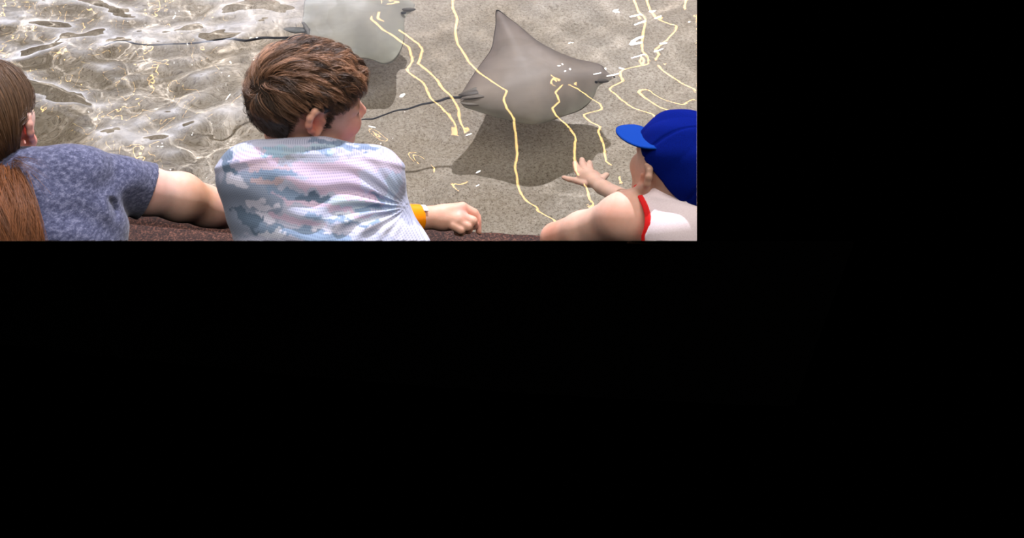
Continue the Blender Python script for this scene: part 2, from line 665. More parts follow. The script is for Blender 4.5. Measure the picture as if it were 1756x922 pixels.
for gx_, gy_, gs_ in ((1088, 84, .07), (1044, 14, .04), (1133, 57, .04), (1187, 66, .03), (690, 162, .03), (818, 242, .025), (330, 110, .035), (400, 228, .06)):
    q0 = onz(gx_, gy_, 0) * (1 + 2.6 / HC)
    area('small_ceiling_lamp', (q0[0], q0[1], 2.6), (q0[0], q0[1], 0), gs_, gs_, 260 * gs_ ** 2 * 3, (.95, .96, 1.0), disk=True)
for b0, b1, ya, yb in strips:
    ya, yb = ya * KK, yb * KK
    ym = (ya + yb) / 2
    xm_ = KK * b0 + b1 * ym
    L_ = (yb - ya) * math.hypot(1, b1)
    l = area('warm_light_strip', (xm_, ym, ZL), (xm_, ym, 0), .010, L_, 1.25 * L_, (1.0, .63, .22))
    l.rotation_euler = (0, 0, -math.atan(b1))

# ------------------------------------------------------------------ skin
def skin_mat(name, base, sss=.25):
    m, nt, b = material(name, base, .52, .35, sss)
    a = nt.nodes.new('ShaderNodeAttribute')
    a.attribute_name = 'tint'
    tc = nt.nodes.new('ShaderNodeTexCoord').outputs['Object']
    n1 = noise(nt, 28, 3, .6, tc)
    r = ramp(nt, n1.outputs[0], [(.35, (.93, .88, .86)), (.65, (1.04, 1.02, 1.02))])
    nt.links.new(mix(nt, a.outputs['Color'], r.outputs[0], 1.0, 'MULTIPLY'), b.inputs['Base Color'])
    n2 = noise(nt, 700, 2, .5, tc)
    bump(nt, b, n2.outputs[0], .15, .0006)
    return m


def blob(v, c, r, p=2):         # soft weight around a point in camera space
    return np.exp(-(np.linalg.norm(v - np.asarray(c), axis=1) / r) ** p)


def paint(base, v, spots):
    col = np.tile(np.array(base, 'f'), (len(v), 1))
    for c, r, cc in spots:
        w = blob(v, c, r)[:, None]
        col = col * (1 - w) + np.array(cc) * w
    return col


class Head:
    def __init__(s, c, fw, hu, sc_=1.0, side=1):
        fw = np.array(fw, float)
        hu = np.array(hu, float)
        hu /= np.linalg.norm(hu)
        fw = fw - (fw @ hu) * hu
        fw /= np.linalg.norm(fw)
        hs = np.cross(fw, hu)
        if hs[2] > 0:
            hs = -hs            # side axis points to the viewer
        s.c, s.fw, s.hu, s.hs, s.k = np.asarray(c), fw, hu, hs, sc_
        s.M = np.array([fw, hs, hu])

    def L(s, f, sd, u):
        return s.c + s.k * (f * s.fw + sd * s.hs + u * s.hu)

    def inv(s, v):
        return (v - s.c) @ s.M.T / s.k

    def build(s, A, ear_f=-.012, ear_u=-.018, neck=None):
        k, M = s.k, s.M
        A.ell(s.L(-.012, 0, .018), np.array([.098, .076, .082]) * k, M, .012)
        A.ell(s.L(.034, 0, -.035), np.array([.056, .060, .075]) * k, M, .02)
        A.cone(s.L(-.01, .042, -.055), .022 * k, s.L(.06, .018, -.092), .017 * k, .02)
        A.cone(s.L(-.01, -.042, -.055), .022 * k, s.L(.06, -.018, -.092), .017 * k, .02)
        A.ell(s.L(.074, 0, -.094), np.array([.016, .02, .016]) * k, M, .014)
        for sg in (1, -1):
            A.ell(s.L(.068, sg * .031, -.038), np.array([.02, .022, .024]) * k, M, .014)
            A.cone(s.L(.079, sg * .014, .004), .008 * k, s.L(.070, sg * .044, .003), .009 * k, .010)
            A.ell(s.L(.084, sg * .030, -.013), np.array([.009, .013, .008]) * k, M, .006, 'sub')
            A.ell(s.L(.072, sg * .030, -.014), np.array([.012, .014, .010]) * k, M, .003)
        A.cone(s.L(.084, 0, -.008), .007 * k, s.L(.100, 0, -.036), .0085 * k, .006)
        A.ell(s.L(.101, 0, -.040), np.array([.0095, .010, .008]) * k, M, .004)
        for sg in (1, -1):
            A.ell(s.L(.094, sg * .010, -.043), np.array([.008, .006, .006]) * k, M, .004)
        A.cone(s.L(.088, -.012, -.062), .0065 * k, s.L(.088, .012, -.062), .0065 * k, .006)
        A.cone(s.L(.085, -.011, -.071), .0065 * k, s.L(.085, .011, -.071), .0065 * k, .005)
        # ears: a rim, a lobe and a hollow bowl
        for sg in (1, -1):
            e = lambda f, d, u: s.L(ear_f + f * 1.15, sg * (.072 + d * 1.35), ear_u + u * 1.15)
            A.ell(e(-.002, .002, 0), np.array([.016, .007, .025]) * k, M, .006)
            pts = [(.009, .003, .014), (.003, .008, .024), (-.008, .012, .026), (-.016, .014, .017), (-.018, .014, .004), (-.013, .011, -.010), (-.003, .007, -.022), (.005, .004, -.018)]
            rr = [.0042, .0048, .0052, .0054, .0054, .0052, .0066, .0050]
            for i in range(len(pts) - 1):
                A.cone(e(*pts[i]), rr[i] * k, e(*pts[i + 1]), rr[i + 1] * k, .007)
            A.ell(e(.001, .011, -.003), np.array([.0075, .0065, .011]) * k, M, .003, 'sub')
            A.ell(e(-.004, .013, .013), np.array([.0055, .0040, .007]) * k, M, .003, 'sub')
            A.cone(e(.011, .005, -.002), .0045 * k, e(.010, .004, -.009), .004 * k, .003)


def hair_strands(guides, per, spread, seg_r, seed, tipf=.25, droop=None):
    """guides: list of (n,3) paths in camera space; each becomes a lock of thin tapering tubes"""
    r = np.random.default_rng(seed)
    V, Q, C = [], [], []
    off = 0
    for g, col, rad in guides:
        g = np.asarray(g)
        n = len(g)
        t = np.linspace(0, 1, n)[:, None]
        tan = np.gradient(g, axis=0)
        tan /= np.linalg.norm(tan, axis=1)[:, None] + 1e-9
        a = np.cross(tan, [.3, .2, -.9])
        a /= np.linalg.norm(a, axis=1)[:, None] + 1e-9
        b2 = np.cross(tan, a)
        for j in range(per):
            o2 = r.normal(0, 1, 2) * spread
            conv = (1 - t) * 1.0 + t * tipf
            wob = .0012 * np.sin(t * r.uniform(3, 9) + r.uniform(0, 6)) * t
            path = g + a * (o2[0] * conv + wob) + b2 * (o2[1] * conv + wob)
            cut = r.uniform(.72, 1.0)
            kk = np.linspace(0, (n - 1) * cut, n)
            i0 = np.minimum(kk.astype(int), n - 2)
            fr = (kk - i0)[:, None]
            path = path[i0] * (1 - fr) + path[i0 + 1] * fr
            rr = rad * seg_r * r.uniform(.7, 1.3) * (1 - .75 * t ** 2)
            ring = []
            for m_ in range(3):
                an = m_ * 2.094
                ring.append(path + (a * math.cos(an) + b2 * math.sin(an)) * rr)
            R = np.stack(ring, 1).reshape(-1, 3)
            V.append(R)
            ii = np.arange(n - 1)[:, None] * 3
            for m_ in range(3):
                m2 = (m_ + 1) % 3
                Q.append(np.concatenate([ii + m_, ii + m2, ii + 3 + m2, ii + 3 + m_], 1) + off)
            sh = r.uniform(.75, 1.3)
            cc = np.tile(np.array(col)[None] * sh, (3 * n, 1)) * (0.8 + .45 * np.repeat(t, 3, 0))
            C.append(cc)
            off += 3 * n
    return np.concatenate(V), np.concatenate(Q), np.concatenate(C)


def hair_mat(name, rough=.38):
    m, nt, b = material(name, (.1, .06, .03), rough, .5)
    a = nt.nodes.new('ShaderNodeAttribute')
    a.attribute_name = 'tint'
    nt.links.new(a.outputs['Color'], b.inputs['Base Color'])
    return m


def put(name, A, mat, parent, loc, spots=None, base=(.5, .3, .2), tint=None, recv=True):
    v, q = A.mesh()
    col = paint(base, v, spots or []) if tint is None else tint(v)
    o = mesh_obj(name, c2w(v), q, mat, parent, loc, attrs={'tint': col}, cut='fill')
    o.cycles.is_caustics_receiver = recv
    return o


SK = (.70, .42, .31)
m_skin = skin_mat('fair_skin', SK)
m_hair = hair_mat('brown_hair', .5)
R_ = lambda px, d: px * d / F


# ================================================================== boy in the middle
loc = tuple(onz(560, 405, .03) + np.array([0, -.15, 0]))
boy = empty('person', loc)
tag(boy, 'boy with tousled brown hair and orange wristband in a pale blue camouflage shirt', 'person')
hd = Head(P(533, 175, 2.06), (.91, .04, .36), (.05, .78, -.62), .96)
A = Field(360, 850, 60, 440, 1.72, 2.42, .0024)
hd.build(A, -.012, .019)
A.cone(hd.L(-.035, 0, -.06), .050, P(535, 290, 2.05), .055, .02)
A.cone(P(440, 320, 2.02), .045, P(650, 315, 2.02), .045, .03)
A.ell(P(555, 380, 2.03), (.12, .10, .075), None, .04)
# right arm: hidden upper arm, forearm on the rim, drooping hand
A.cone(P(652, 318, 2.04), .040, P(668, 372, 2.20), .033, .015)
A.cone(P(668, 378, 2.22), .031, P(700, 376, 2.24), .0265, .01)
A.cone(P(700, 376, 2.24), .0265, P(738, 373, 2.26), .0205, .008)
A.cone(P(738, 373, 2.26), .0205, P(757, 373, 2.26), .0215, .010)
A.ell(P(772, 374, 2.262), (.034, .0235, .016), None, .012)
A.cone(P(757, 366, 2.262), .016, P(792, 357, 2.27), .0125, .010)       # back of hand to index knuckle
A.cone(P(757, 380, 2.255), .016, P(788, 376, 2.25), .0125, .010)
fing = [
    [(793, 357, 2.272, .0118), (812, 366, 2.275, .0100), (823, 380, 2.275, .0088), (822, 396, 2.272, .0072)],
    [(789, 371, 2.255, .0115), (810, 379, 2.250, .0098), (812, 386, 2.262, .0085), (803, 390, 2.272, .007)],
    [(784, 380, 2.248, .0108), (802, 388, 2.246, .0092), (803, 394, 2.258, .0080), (795, 396, 2.268, .0066)],
    [(776, 386, 2.245, .0098), (790, 394, 2.243, .0082), (791, 399, 2.254, .0070), (783, 399, 2.262, .006)],
]
for fg in fing:
    for i in range(3):
        a, b_ = fg[i], fg[i + 1]
        A.cone(P(*a[:3]), a[3], P(*b_[:3]), b_[3], .0028)
A.cone(P(760, 364, 2.275), .011, P(785, 377, 2.285), .009, .006)
A.cone(P(785, 377, 2.285), .009, P(806, 386, 2.288), .0075, .003)
spots = [(hd.L(-.022, .085, .018), .022, (.78, .22, .14)), (hd.L(.06, .045, -.045), .03, (.72, .30, .24)),
         (hd.L(.084, .0, -.066), .012, (.60, .20, .17)), (hd.L(.080, .040, -.013), .0055, (.10, .05, .04)), (hd.L(.078, .044, .006), .006, (.30, .17, .11)), (hd.L(.10, 0, -.04), .014, (.75, .33, .26)),
         (P(795, 362, 2.25), .016, (.72, .34, .28)), (P(815, 385, 2.27), .02, (.72, .33, .26)), (P(690, 380, 2.2), .03, (.62, .34, .22))]
body = put('body', A, m_skin, boy, loc, spots, SK)

m_eye, nt, b = material('dark_eye', (.05, .03, .02), .15)
for sg in (1, -1):
    vv, qq = [], []
    c0 = hd.L(.0755, sg * .030, -.0155)
    for i in range(9):
        for j in range(12):
            th, ph = math.pi * i / 8, 2 * math.pi * j / 12
            vv.append(c2w(c0 + .0088 * (hd.fw * math.sin(th) * math.cos(ph) + hd.hs * math.sin(th) * math.sin(ph) * 1.1 + hd.hu * math.cos(th) * .55)[None])[0])
    for i in range(8):
        for j in range(12):
            qq.append((i * 12 + j, i * 12 + (j + 1) % 12, (i + 1) * 12 + (j + 1) % 12, (i + 1) * 12 + j))
    mesh_obj('eye', vv, qq, m_eye, boy, loc)

# ---- shirt
A = Field(350, 760, 215, 450, 1.70, 2.36, .0024)
A.cone(P(428, 303, 1.99), .050, P(640, 301, 1.99), .050, .03)
A.cone(P(420, 300, 2.0), .045, P(455, 400, 2.02), .055, .03)
A.cone(P(452, 292, 1.99), .048, P(545, 285, 2.0), .046, .03)
A.ell(P(548, 345, 2.03), (.150, .098, .105), None, .04)
A.ell(P(578, 430, 2.0), (.145, .10, .105), None, .04)
A.cone(P(640, 300, 2.0), .044, P(655, 372, 2.17), .043, .02)
A.cone(P(655, 372, 2.17), .041, P(668, 371, 2.20), .037, .01)
A.cone(P(668, 345, 2.14), .022, P(674, 372, 2.2), .024, .010)
A.cone(P(620, 350, 2.03), .05, P(690, 440, 2.02), .055, .03)
# opening for neck and for the forearm
A.cone(hd.L(-.03, 0, -.04), .050, P(537, 268, 2.09), .046, .006, 'sub')
A.cone(P(680, 377, 2.24), .028, P(760, 374, 2.28), .028, .003, 'sub')
px, py, D = A.pix()
ax_, ay_ = 690.0, 352.0         # folds fan out of the right armpit
dxp, dyp = ax_ - px, py - ay_
rr = np.sqrt(dxp ** 2 + dyp ** 2) + 1
ang = np.arctan2(dyp, dxp + 12)
near = (D < 2.2)
fade = np.exp(-((rr - 60) / 110) ** 2) * np.clip(rr / 22, 0, 1)
bend = ang + .10 * np.sin(rr / 45)
w = .0042 * fade * np.exp(-((bend - .15) / .75) ** 2) * np.sin(bend * 21 + 1.0 + .6 * np.sin(rr / 37))
w += .0022 * np.exp(-((px - 560) / 130) ** 2) * np.sin((py - .16 * px) / 6.2 + .8 * np.sin(px / 50)) * np.clip((py - 340) / 40, 0, 1)
w += .0032 * np.exp(-((py - (262 + .0009 * (px - 540) ** 2)) / 7) ** 2) - .0026 * np.exp(-((py - 252) / 4) ** 2) * np.exp(-((px - 560) / 75) ** 2)
w += .0035 * np.sin((py + .25 * px) / 13.0 + np.sin(px / 28)) * np.exp(-((px - 430) / 45) ** 2) * np.exp(-((py - 310) / 40) ** 2)
w += .0030 * np.sin((py - .35 * px) / 9.0) * np.exp(-((px - 500) / 90) ** 2) * np.exp(-((py - 330) / 55) ** 2)
A.F -= (w * near).astype('f')
WHITE, LAV, BLUE, GREY, SLATE = (.66, .67, .82), (.62, .50, .66), (.23, .32, .47), (.34, .34, .46), (.12, .18, .27)
camo = [  # cloth patches, salmon ones the head's painted shadow: px, py, rx, ry, slope, colour
    (550, 330, 240, 130, 0, (.46, .49, .64)),
    (420, 345, 60, 60, 0, (.28, .34, .47)), (560, 290, 60, 13, 0, LAV), (640, 275, 50, 20, .1, (.64, .56, .72)), (600, 315, 75, 20, .1, (.56, .47, .64)),
    (650, 312, 40, 22, .2, (.54, .56, .76)), (440, 272, 40, 14, -.1, LAV), (455, 288, 45, 8, 0, (.52, .42, .50)), (545, 258, 42, 5, .1, BLUE), (475, 260, 34, 7, -.2, (.34, .50, .66)),
    (385, 265, 14, 9, 0, SLATE), (389, 285, 14, 12, .2, SLATE), (410, 285, 14, 10, 0, GREY), (470, 300, 42, 7, -.05, BLUE), (455, 310, 26, 5, .1, (.50, .40, .45)),
    (500, 335, 48, 9, .16, BLUE), (540, 342, 26, 9, .1, SLATE), (520, 316, 40, 6, .2, LAV), (600, 336, 70, 5, .2, LAV), (595, 350, 36, 8, .1, (.50, .60, .70)),
    (560, 355, 90, 5, .22, LAV), (640, 357, 34, 5, 0, BLUE), (660, 342, 25, 5, .3, BLUE), (430, 380, 22, 15, .5, SLATE), (410, 358, 14, 8, .3, SLATE), (448, 352, 22, 8, .1, WHITE),
    (455, 372, 16, 9, .3, WHITE), (400, 310, 18, 9, .3, WHITE), (520, 380, 60, 6, .25, LAV), (560, 372, 50, 6, .15, BLUE), (620, 375, 60, 5, .1, (.62, .68, .80)), (500, 400, 60, 8, .2, BLUE),
    (560, 402, 50, 7, .2, BLUE), (640, 385, 40, 5, -.1, BLUE), (600, 392, 60, 5, 0, WHITE), (470, 402, 20, 8, 0, (.62, .66, .80)), (690, 402, 40, 12, .3, WHITE), (600, 262, 30, 6, .1, (.42, .42, .52)), (505, 268, 14, 7, .2, (.35, .38, .45)),
    (640, 256, 26, 6, .2, (.50, .50, .62)), (590, 249, 62, 5, .12, (.20, .27, .40)), (700, 395, 40, 14, .3, (.70, .72, .86)), (530, 255, 60, 4, -.02, (.38, .50, .62)), (675, 330, 10, 40, 0, (.50, .60, .80)),
]


def shirt_tint(v):
    px = CX + v[:, 0] / v[:, 2] * F
    py = CY - v[:, 1] / v[:, 2] * F
    jx = (vnoise(v, 70, 1) - .5) * 26 + (vnoise(v, 200, 2) - .5) * 9
    jy = (vnoise(v, 70, 3) - .5) * 16 + (vnoise(v, 200, 4) - .5) * 6
    col = np.tile(np.array([.6, .62, .76]), (len(v), 1))
    for cx, cy, rx, ry, sl, cc in camo:
        X_ = px + jx - cx
        Y_ = py + jy - cy - sl * X_
        f = (np.abs(X_) / rx) ** 2.5 + (np.abs(Y_) / ry) ** 2.5
        w = np.clip((1.12 - f) / .24, 0, 1)[:, None]
        col = col * (1 - w) + np.array(cc) * w
    return col


m_camo, nt, b = material('camouflage_mesh_knit', rough=.85, spec=.25)
at = nt.nodes.new('ShaderNodeAttribute')
at.attribute_name = 'tint'
uvn = nt.nodes.new('ShaderNodeAttribute')
uvn.attribute_name = 'weave'
vor = nt.nodes.new('ShaderNodeTexVoronoi')
vor.voronoi_dimensions = '2D'
vor.inputs['Scale'].default_value = 1
vor.inputs['Randomness'].default_value = 0
nt.links.new(uvn.outputs['Vector'], vor.inputs['Vector'])
rd = ramp(nt, vor.outputs['Distance'], [(.14, (.66, .68, .76)), (.42, (1.06, 1.06, 1.06))])
nt.links.new(mix(nt, at.outputs['Color'], rd.outputs[0], 1.0, 'MULTIPLY'), b.inputs['Base Color'])
bump(nt, b, vor.outputs['Distance'], .25, .001)
b.inputs['Sheen Weight'].default_value = .2
v, q = A.mesh()
# weave coordinates in cloth space: staggered rows of knit holes about 4.6 mm apart
wu, wv = v[:, 0] / .0039, (v[:, 1] * .9 - v[:, 2] * .45) / .0034
weave = np.stack([wu + .5 * wv, wv, wu * 0], -1)
sh = mesh_obj('t_shirt', c2w(v), q, m_camo, boy, loc, attrs={'tint': shirt_tint(v), 'weave': weave}, cut='fill')

# ---- wristband
m_band, nt, b = material('orange_plastic', (1.0, .30, .0), .35, .5)
m_clasp, nt, b = material('white_plastic', (.85, .85, .82), .35)


def band(c0, c1, r0, r1, mat, name, parent, thick=.0012, arc=(0, 2 * math.pi), nseg=48):
    a = np.array(c1) - np.array(c0)
    L = np.linalg.norm(a)
    a = a / L
    u = np.cross(a, [0, 0, 1.0])
    u /= np.linalg.norm(u)
    w = np.cross(a, u)
    vv, qq = [], []
    full = arc[1] - arc[0] > 6.2
    m_ = nseg if full else nseg + 1
    prof = [(0, 0), (0, thick), (.05, thick * 1.3), (.95, thick * 1.3), (1, thick), (1, 0)]
    for i in range(m_):
        t = arc[0] + (arc[1] - arc[0]) * i / nseg
        for s_, th in prof:
            r = r0 + (r1 - r0) * s_ + th
            vv.append(np.array(c0) + a * L * s_ + (u * math.cos(t) + w * math.sin(t)) * r)
    n = len(prof)
    for i in range(nseg):
        i2 = (i + 1) % m_
        for j in range(n):
            qq.append((i * n + j, i * n + (j + 1) % n, i2 * n + (j + 1) % n, i2 * n + j))
    if not full:
        qq.append(tuple(range(n)))
        qq.append(tuple(reversed(range(nseg * n, nseg * n + n))))
    return mesh_obj(name, c2w(np.array(vv)), qq, mat, parent, loc, smooth=False)


wb = band(P(695, 375.5, 2.237), P(719, 374, 2.25), .0276, .0256, m_band, 'wristband', boy)
cl = band(P(718, 374, 2.25), P(726, 373.5, 2.254), .0264, .0250, m_clasp, 'clasp', wb, .0022, (2.15, 2.75), 10)
cl['label'] = 'white plastic clasp'

# ---- hair of the boy
def ellipsoid_pt(hd, th, ph, grow=0.0):
    d = np.array([math.sin(th) * math.cos(ph), math.sin(th) * math.sin(ph), math.cos(th)])
    return d


def grow_hair(hd, n_guides, seed, whorl, cols, lenf, inside, rad3, cen, lift, nseg=10, comb=(0, 0, 0)):
    r = np.random.default_rng(seed)
    out = []
    wv_ = np.array(whorl, float)
    wv_ /= np.linalg.norm(wv_)
    rad3 = np.array(rad3)
    cen = np.array(cen)
    tries = 0
    while len(out) < n_guides and tries < n_guides * 40:
        tries += 1
        d = r.normal(0, 1, 3)
        d /= np.linalg.norm(d)
        if not inside(d, r):
            continue
        L = lenf(d) * r.uniform(.8, 1.15)
        p = cen + d * rad3
        pts = [p.copy()]
        st = L / nseg
        jit = r.normal(0, .30, 3)
        lf = lift(d) * r.uniform(.35, 1.35)
        for i in range(nseg):
            t = (i + 1) / nseg
            q_ = (p - cen) / rad3
            nrm = q_ / rad3
            nrm /= np.linalg.norm(nrm)
            dd = q_ / np.linalg.norm(q_)
            flow = dd - wv_ * (dd @ wv_)
            nf = np.linalg.norm(flow)
            flow = (dd * (dd @ wv_) - wv_)
            flow = flow / (np.linalg.norm(flow) + .15)
            swirl = np.cross(wv_, dd) * 1.3 * math.exp(-((1 - dd @ wv_) / .25))
            v_ = flow + swirl + np.array(comb) + jit * .9
            v_ -= nrm * (v_ @ nrm)
            v_ /= np.linalg.norm(v_) + 1e-9
            p = p + st * (v_ * 1.0)
            # keep a height over the scalp that rises then falls
            hgt = lf * math.sin(math.pi * min(1, .15 + t * .62))
            q_ = (p - cen) / rad3
            p = cen + q_ / np.linalg.norm(q_) * (rad3 + hgt)
            pts.append(p.copy())
        g = np.array(pts)
        gw = hd.c + hd.k * (g @ hd.M)
        out.append((gw, cols(d, r), 1.0))
    return out


def boy_len(d):
    top = np.clip((d[2] - .12) / .45, 0, 1)
    if abs(d[1]) > .45 and d[2] < .62 and -.5 < d[0] < .2:
        return .016
    return .010 + .050 * top


def boy_inside(d, r):
    # local axes f, s(viewer side), u; bare face and area round the ears
    f, s_, u = d
    if f > .62 and u < .38 + .1 * abs(s_):
        return False
    if f > .16 and u < .02 + .55 * (f - .16):
        return abs(s_) > .6 and u > .06 and f < .28
    if u < -.55:
        return False
    if abs(s_) > .5 and u < .36 and -.46 < f < .14:
        return False
    if abs(s_) > .55 and u < -.25 and f > -.6:
        return False
    return True


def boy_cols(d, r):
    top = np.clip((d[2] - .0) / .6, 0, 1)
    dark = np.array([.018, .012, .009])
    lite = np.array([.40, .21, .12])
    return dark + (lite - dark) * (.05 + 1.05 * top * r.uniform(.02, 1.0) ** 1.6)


HR = (.104, .080, .084)
HCEN = (-.012, 0, .018)
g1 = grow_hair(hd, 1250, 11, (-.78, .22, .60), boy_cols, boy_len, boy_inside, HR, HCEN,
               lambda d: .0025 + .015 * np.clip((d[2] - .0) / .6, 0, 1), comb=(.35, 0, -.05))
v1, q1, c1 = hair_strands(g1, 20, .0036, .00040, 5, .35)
# under layer that hides the scalp
B = Field(380, 680, 50, 270, 1.85, 2.30, .003)
B.ell(hd.L(*HCEN), np.array(HR) + .001, hd.M, .004)
B.ell(hd.L(-.015, 0, .024), np.array([.100, .079, .082]), hd.M, .01)
U_, V_, D_ = B.ax[0][:, None, None], B.ax[1][None, :, None], B.ax[2][None, None, :]
q_ = [(U_ - hd.c[0]) * hd.M[i][0] + (V_ - hd.c[1]) * hd.M[i][1] + (D_ - hd.c[2]) * hd.M[i][2] for i in range(3)]
f_, s_, u_ = [(a - b_) / c_ for a, b_, c_ in zip(q_, HCEN, HR)]
face = np.maximum(.60 - f_, u_ - (.40 + .1 * np.abs(s_)))               # <0 in the face
side = np.maximum(.24 - f_, u_ - (.10 + .6 * (f_ - .2)))
earc = np.maximum(np.maximum(np.maximum(.55 - np.abs(s_), u_ - .26), -.46 - f_), f_ - .08)
low = np.maximum(u_ + .58, 0 * f_ - 1) if False else u_ + .58
low = np.minimum(low, np.maximum(np.maximum(u_ - .20, .05 - f_), .5 - np.abs(s_)))
for cutter in (face, side, earc, low):
    B.F = np.maximum(B.F, (-cutter * .08).astype('f'))
vb, qb = B.mesh()
vh = np.concatenate([v1, vb])
qh = np.concatenate([q1, qb + len(v1)])
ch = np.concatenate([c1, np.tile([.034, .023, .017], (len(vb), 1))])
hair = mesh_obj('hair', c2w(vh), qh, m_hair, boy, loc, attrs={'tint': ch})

# ================================================================== girl on the left
loc = tuple(onz(120, 405, .03) + np.array([0, -.15, 0]))
girl = empty('person', loc)
tag(girl, 'person with an auburn ponytail in a heather navy t-shirt, elbow on the rim', 'person')
hg = Head(P(-22, 208, 2.03), (.12, .55, .82), (-.05, .80, -.60), 1.0)
A = Field(-120, 490, 95, 440, 1.68, 2.42, .0026)
hg.build(A, -.012, .0)
A.cone(hg.L(-.03, 0, -.06), .047, P(10, 310, 2.0), .055, .02)
A.ell(P(60, 370, 2.03), (.13, .11, .08), None, .03)
A.cone(P(150, 312, 2.0), .040, P(245, 326, 2.09), .0415, .02)
A.cone(P(245, 326, 2.09), .0425, P(310, 338, 2.15), .042, .02)
A.cone(P(310, 338, 2.15), .043, P(372, 362, 2.225), .031, .02)
A.ell(P(352, 352, 2.2), (.06, .036, .034), np.array([[.93, -.33, .15], [.33, .94, 0], [-.15, 0, .99]]), .02)
A.ell(P(382, 367, 2.235), (.024, .026, .026), None, .012)
A.cone(P(382, 365, 2.25), .028, P(455, 378, 2.29), .024, .012)
spots = [(hg.L(-.012, .08, -.0), .028, (.85, .14, .08)), (hg.L(-.012, -.08, -.0), .028, (.85, .14, .08)), (P(345, 335, 2.15), .055, (.62, .33, .19)), (P(390, 375, 2.2), .03, (.62, .30, .22)), (P(260, 330, 2.05), .035, (.74, .44, .37))]  # the brown spot on the arm is a shadow patch painted into the skin
put('body', A, m_skin, girl, loc, spots, (.80, .55, .47))

m_navy, nt, b = material('heather_navy_jersey', rough=.9, spec=.2)
tc = nt.nodes.new('ShaderNodeTexCoord').outputs['Object']
mp = nt.nodes.new('ShaderNodeMapping')
mp.inputs['Scale'].default_value = (1.0, 1.0, 2.2)
mp.inputs['Rotation'].default_value = (0, .5, .3)
nt.links.new(tc, mp.inputs[0])
n1 = noise(nt, 110, 4, .75, mp.outputs[0])
n2 = noise(nt, 420, 2, .7, mp.outputs[0])
ra = ramp(nt, n1.outputs[0], [(.36, (.038, .043, .090)), (.50, (.075, .083, .15)), (.66, (.19, .20, .30))])
rb = ramp(nt, n2.outputs[0], [(.35, (.6, .6, .66)), (.65, (1.25, 1.25, 1.25))])
nt.links.new(mix(nt, ra.outputs[0], rb.outputs[0], .8, 'MULTIPLY'), b.inputs['Base Color'])
bump(nt, b, n2.outputs[0], .3, .001)
b.inputs['Sheen Weight'].default_value = .25
A = Field(-130, 320, 225, 450, 1.66, 2.30, .0026)
A.cone(P(0, 310, 2.0), .060, P(140, 305, 2.0), .052, .03)
A.ell(P(70, 385, 2.0), (.150, .105, .10), None, .04)
A.ell(P(60, 470, 1.98), (.155, .11, .11), None, .04)
A.cone(P(120, 302, 2.0), .050, P(205, 316, 2.05), .047, .025)
A.cone(P(205, 316, 2.05), .048, P(275, 335, 2.12), .056, .02)
n_cut = np.array([.86, -.36, .36])
n_cut /= np.linalg.norm(n_cut)
hf = A.half(P(257, 325, 2.08), n_cut)
A.F = np.maximum(A.F, hf)
ins = Field.__new__(Field)
ins.__dict__ = dict(A.__dict__)
A.cone(P(228, 322, 2.07), .044, P(300, 340, 2.15), .052, .004, 'sub')
A.cone(hg.L(-.03, 0, -.05), .052, P(8, 272, 2.03), .050, .006, 'sub')
px, py, D = A.pix()
w = .0035 * np.sin((px * .8 + py * .7) / 10 + .7 * np.sin(py / 22)) * np.exp(-((px - 205) / 30) ** 2 - ((py - 350) / 32) ** 2)
w += .0030 * np.sin((px * .35 - py * .9) / 11 + np.sin(px / 31)) * np.exp(-((px - 130) / 70) ** 2 - ((py - 380) / 45) ** 2)
w += .0022 * np.sin((px * .9 + py * .3) / 15 + np.sin(py / 25)) * np.exp(-((px - 190) / 60) ** 2 - ((py - 300) / 40) ** 2)
# deep crease where sleeve meets the side
crease = np.hypot((px - 203) * .75, (py - 352) * .75)
w -= .010 * np.exp(-((px - (192 + (py - 345) * .28)) / 7) ** 2) * np.clip((py - 335) / 12, 0, 1) * np.clip((380 - py) / 20, 0, 1)
A.F -= (w * (D < 2.2)).astype('f')
put('t_shirt', A, m_navy, girl, loc, None, (.1, .1, .2))


def girl_in(d, r):
    f, s_, u = d
    if f > .55 and u < .55:
        return False
    if u < -.62:
        return False
    return not (abs(s_) > .6 and u < .15 and f > -.35)


# strands pulled back over the skull to the hair tie, then a long ponytail
tie = P(9, 276, 1.99)
r = np.random.default_rng(21)
gg = []
tl = hg.inv(tie[None])[0]
RAD = np.array(HR) + .004
while len(gg) < 560:
    d = r.normal(0, 1, 3)
    d /= np.linalg.norm(d)
    if not girl_in(d, r):
        continue
    p0 = np.array(HCEN) + d * RAD
    dt = (tl - np.array(HCEN)) / RAD
    dt /= np.linalg.norm(dt)
    pts = []
    for t in np.linspace(0, 1, 12):
        m_ = d * (1 - t) + dt * t
        m_ /= np.linalg.norm(m_)
        q0 = np.array(HCEN) + m_ * (RAD + .003 + .002 * math.sin(t * 3))
        if t > .75:
            q0 = q0 * (1 - (t - .75) * 3.6) + tl * (t - .75) * 3.6 if t < 1 else tl * .9 + q0 * .1
        pts.append(q0)
    pn = (np.array(pts) - np.array(HCEN)) / RAD
    win = (np.abs(pn[:, 1]) > .70) & (pn[:, 2] < .14) & (pn[:, 0] > -.42)
    pn[win, 2] = .14 + .12 * r.uniform()          # swept over the top of the ear
    ln = np.linalg.norm(pn[win], axis=1)[:, None]
    pn[win] = pn[win] / np.maximum(ln, 1e-6) * 1.04
    pn = np.stack([blur2(pn[None, :, i], 0, .8)[0] for i in range(3)], -1)
    pts = pn * RAD + np.array(HCEN)
    g0 = hg.c + hg.k * (np.array(pts) @ hg.M)
    br = r.uniform(0, 1)
    col = np.array([.085, .042, .020]) * (.5 + br) + np.array([.06, .035, .018]) * max(0, d[2])
    gg.append((g0, col, 1.0))
v1, q1, c1 = hair_strands(gg, 18, .0026, .00045, 9, .5)
gg = []
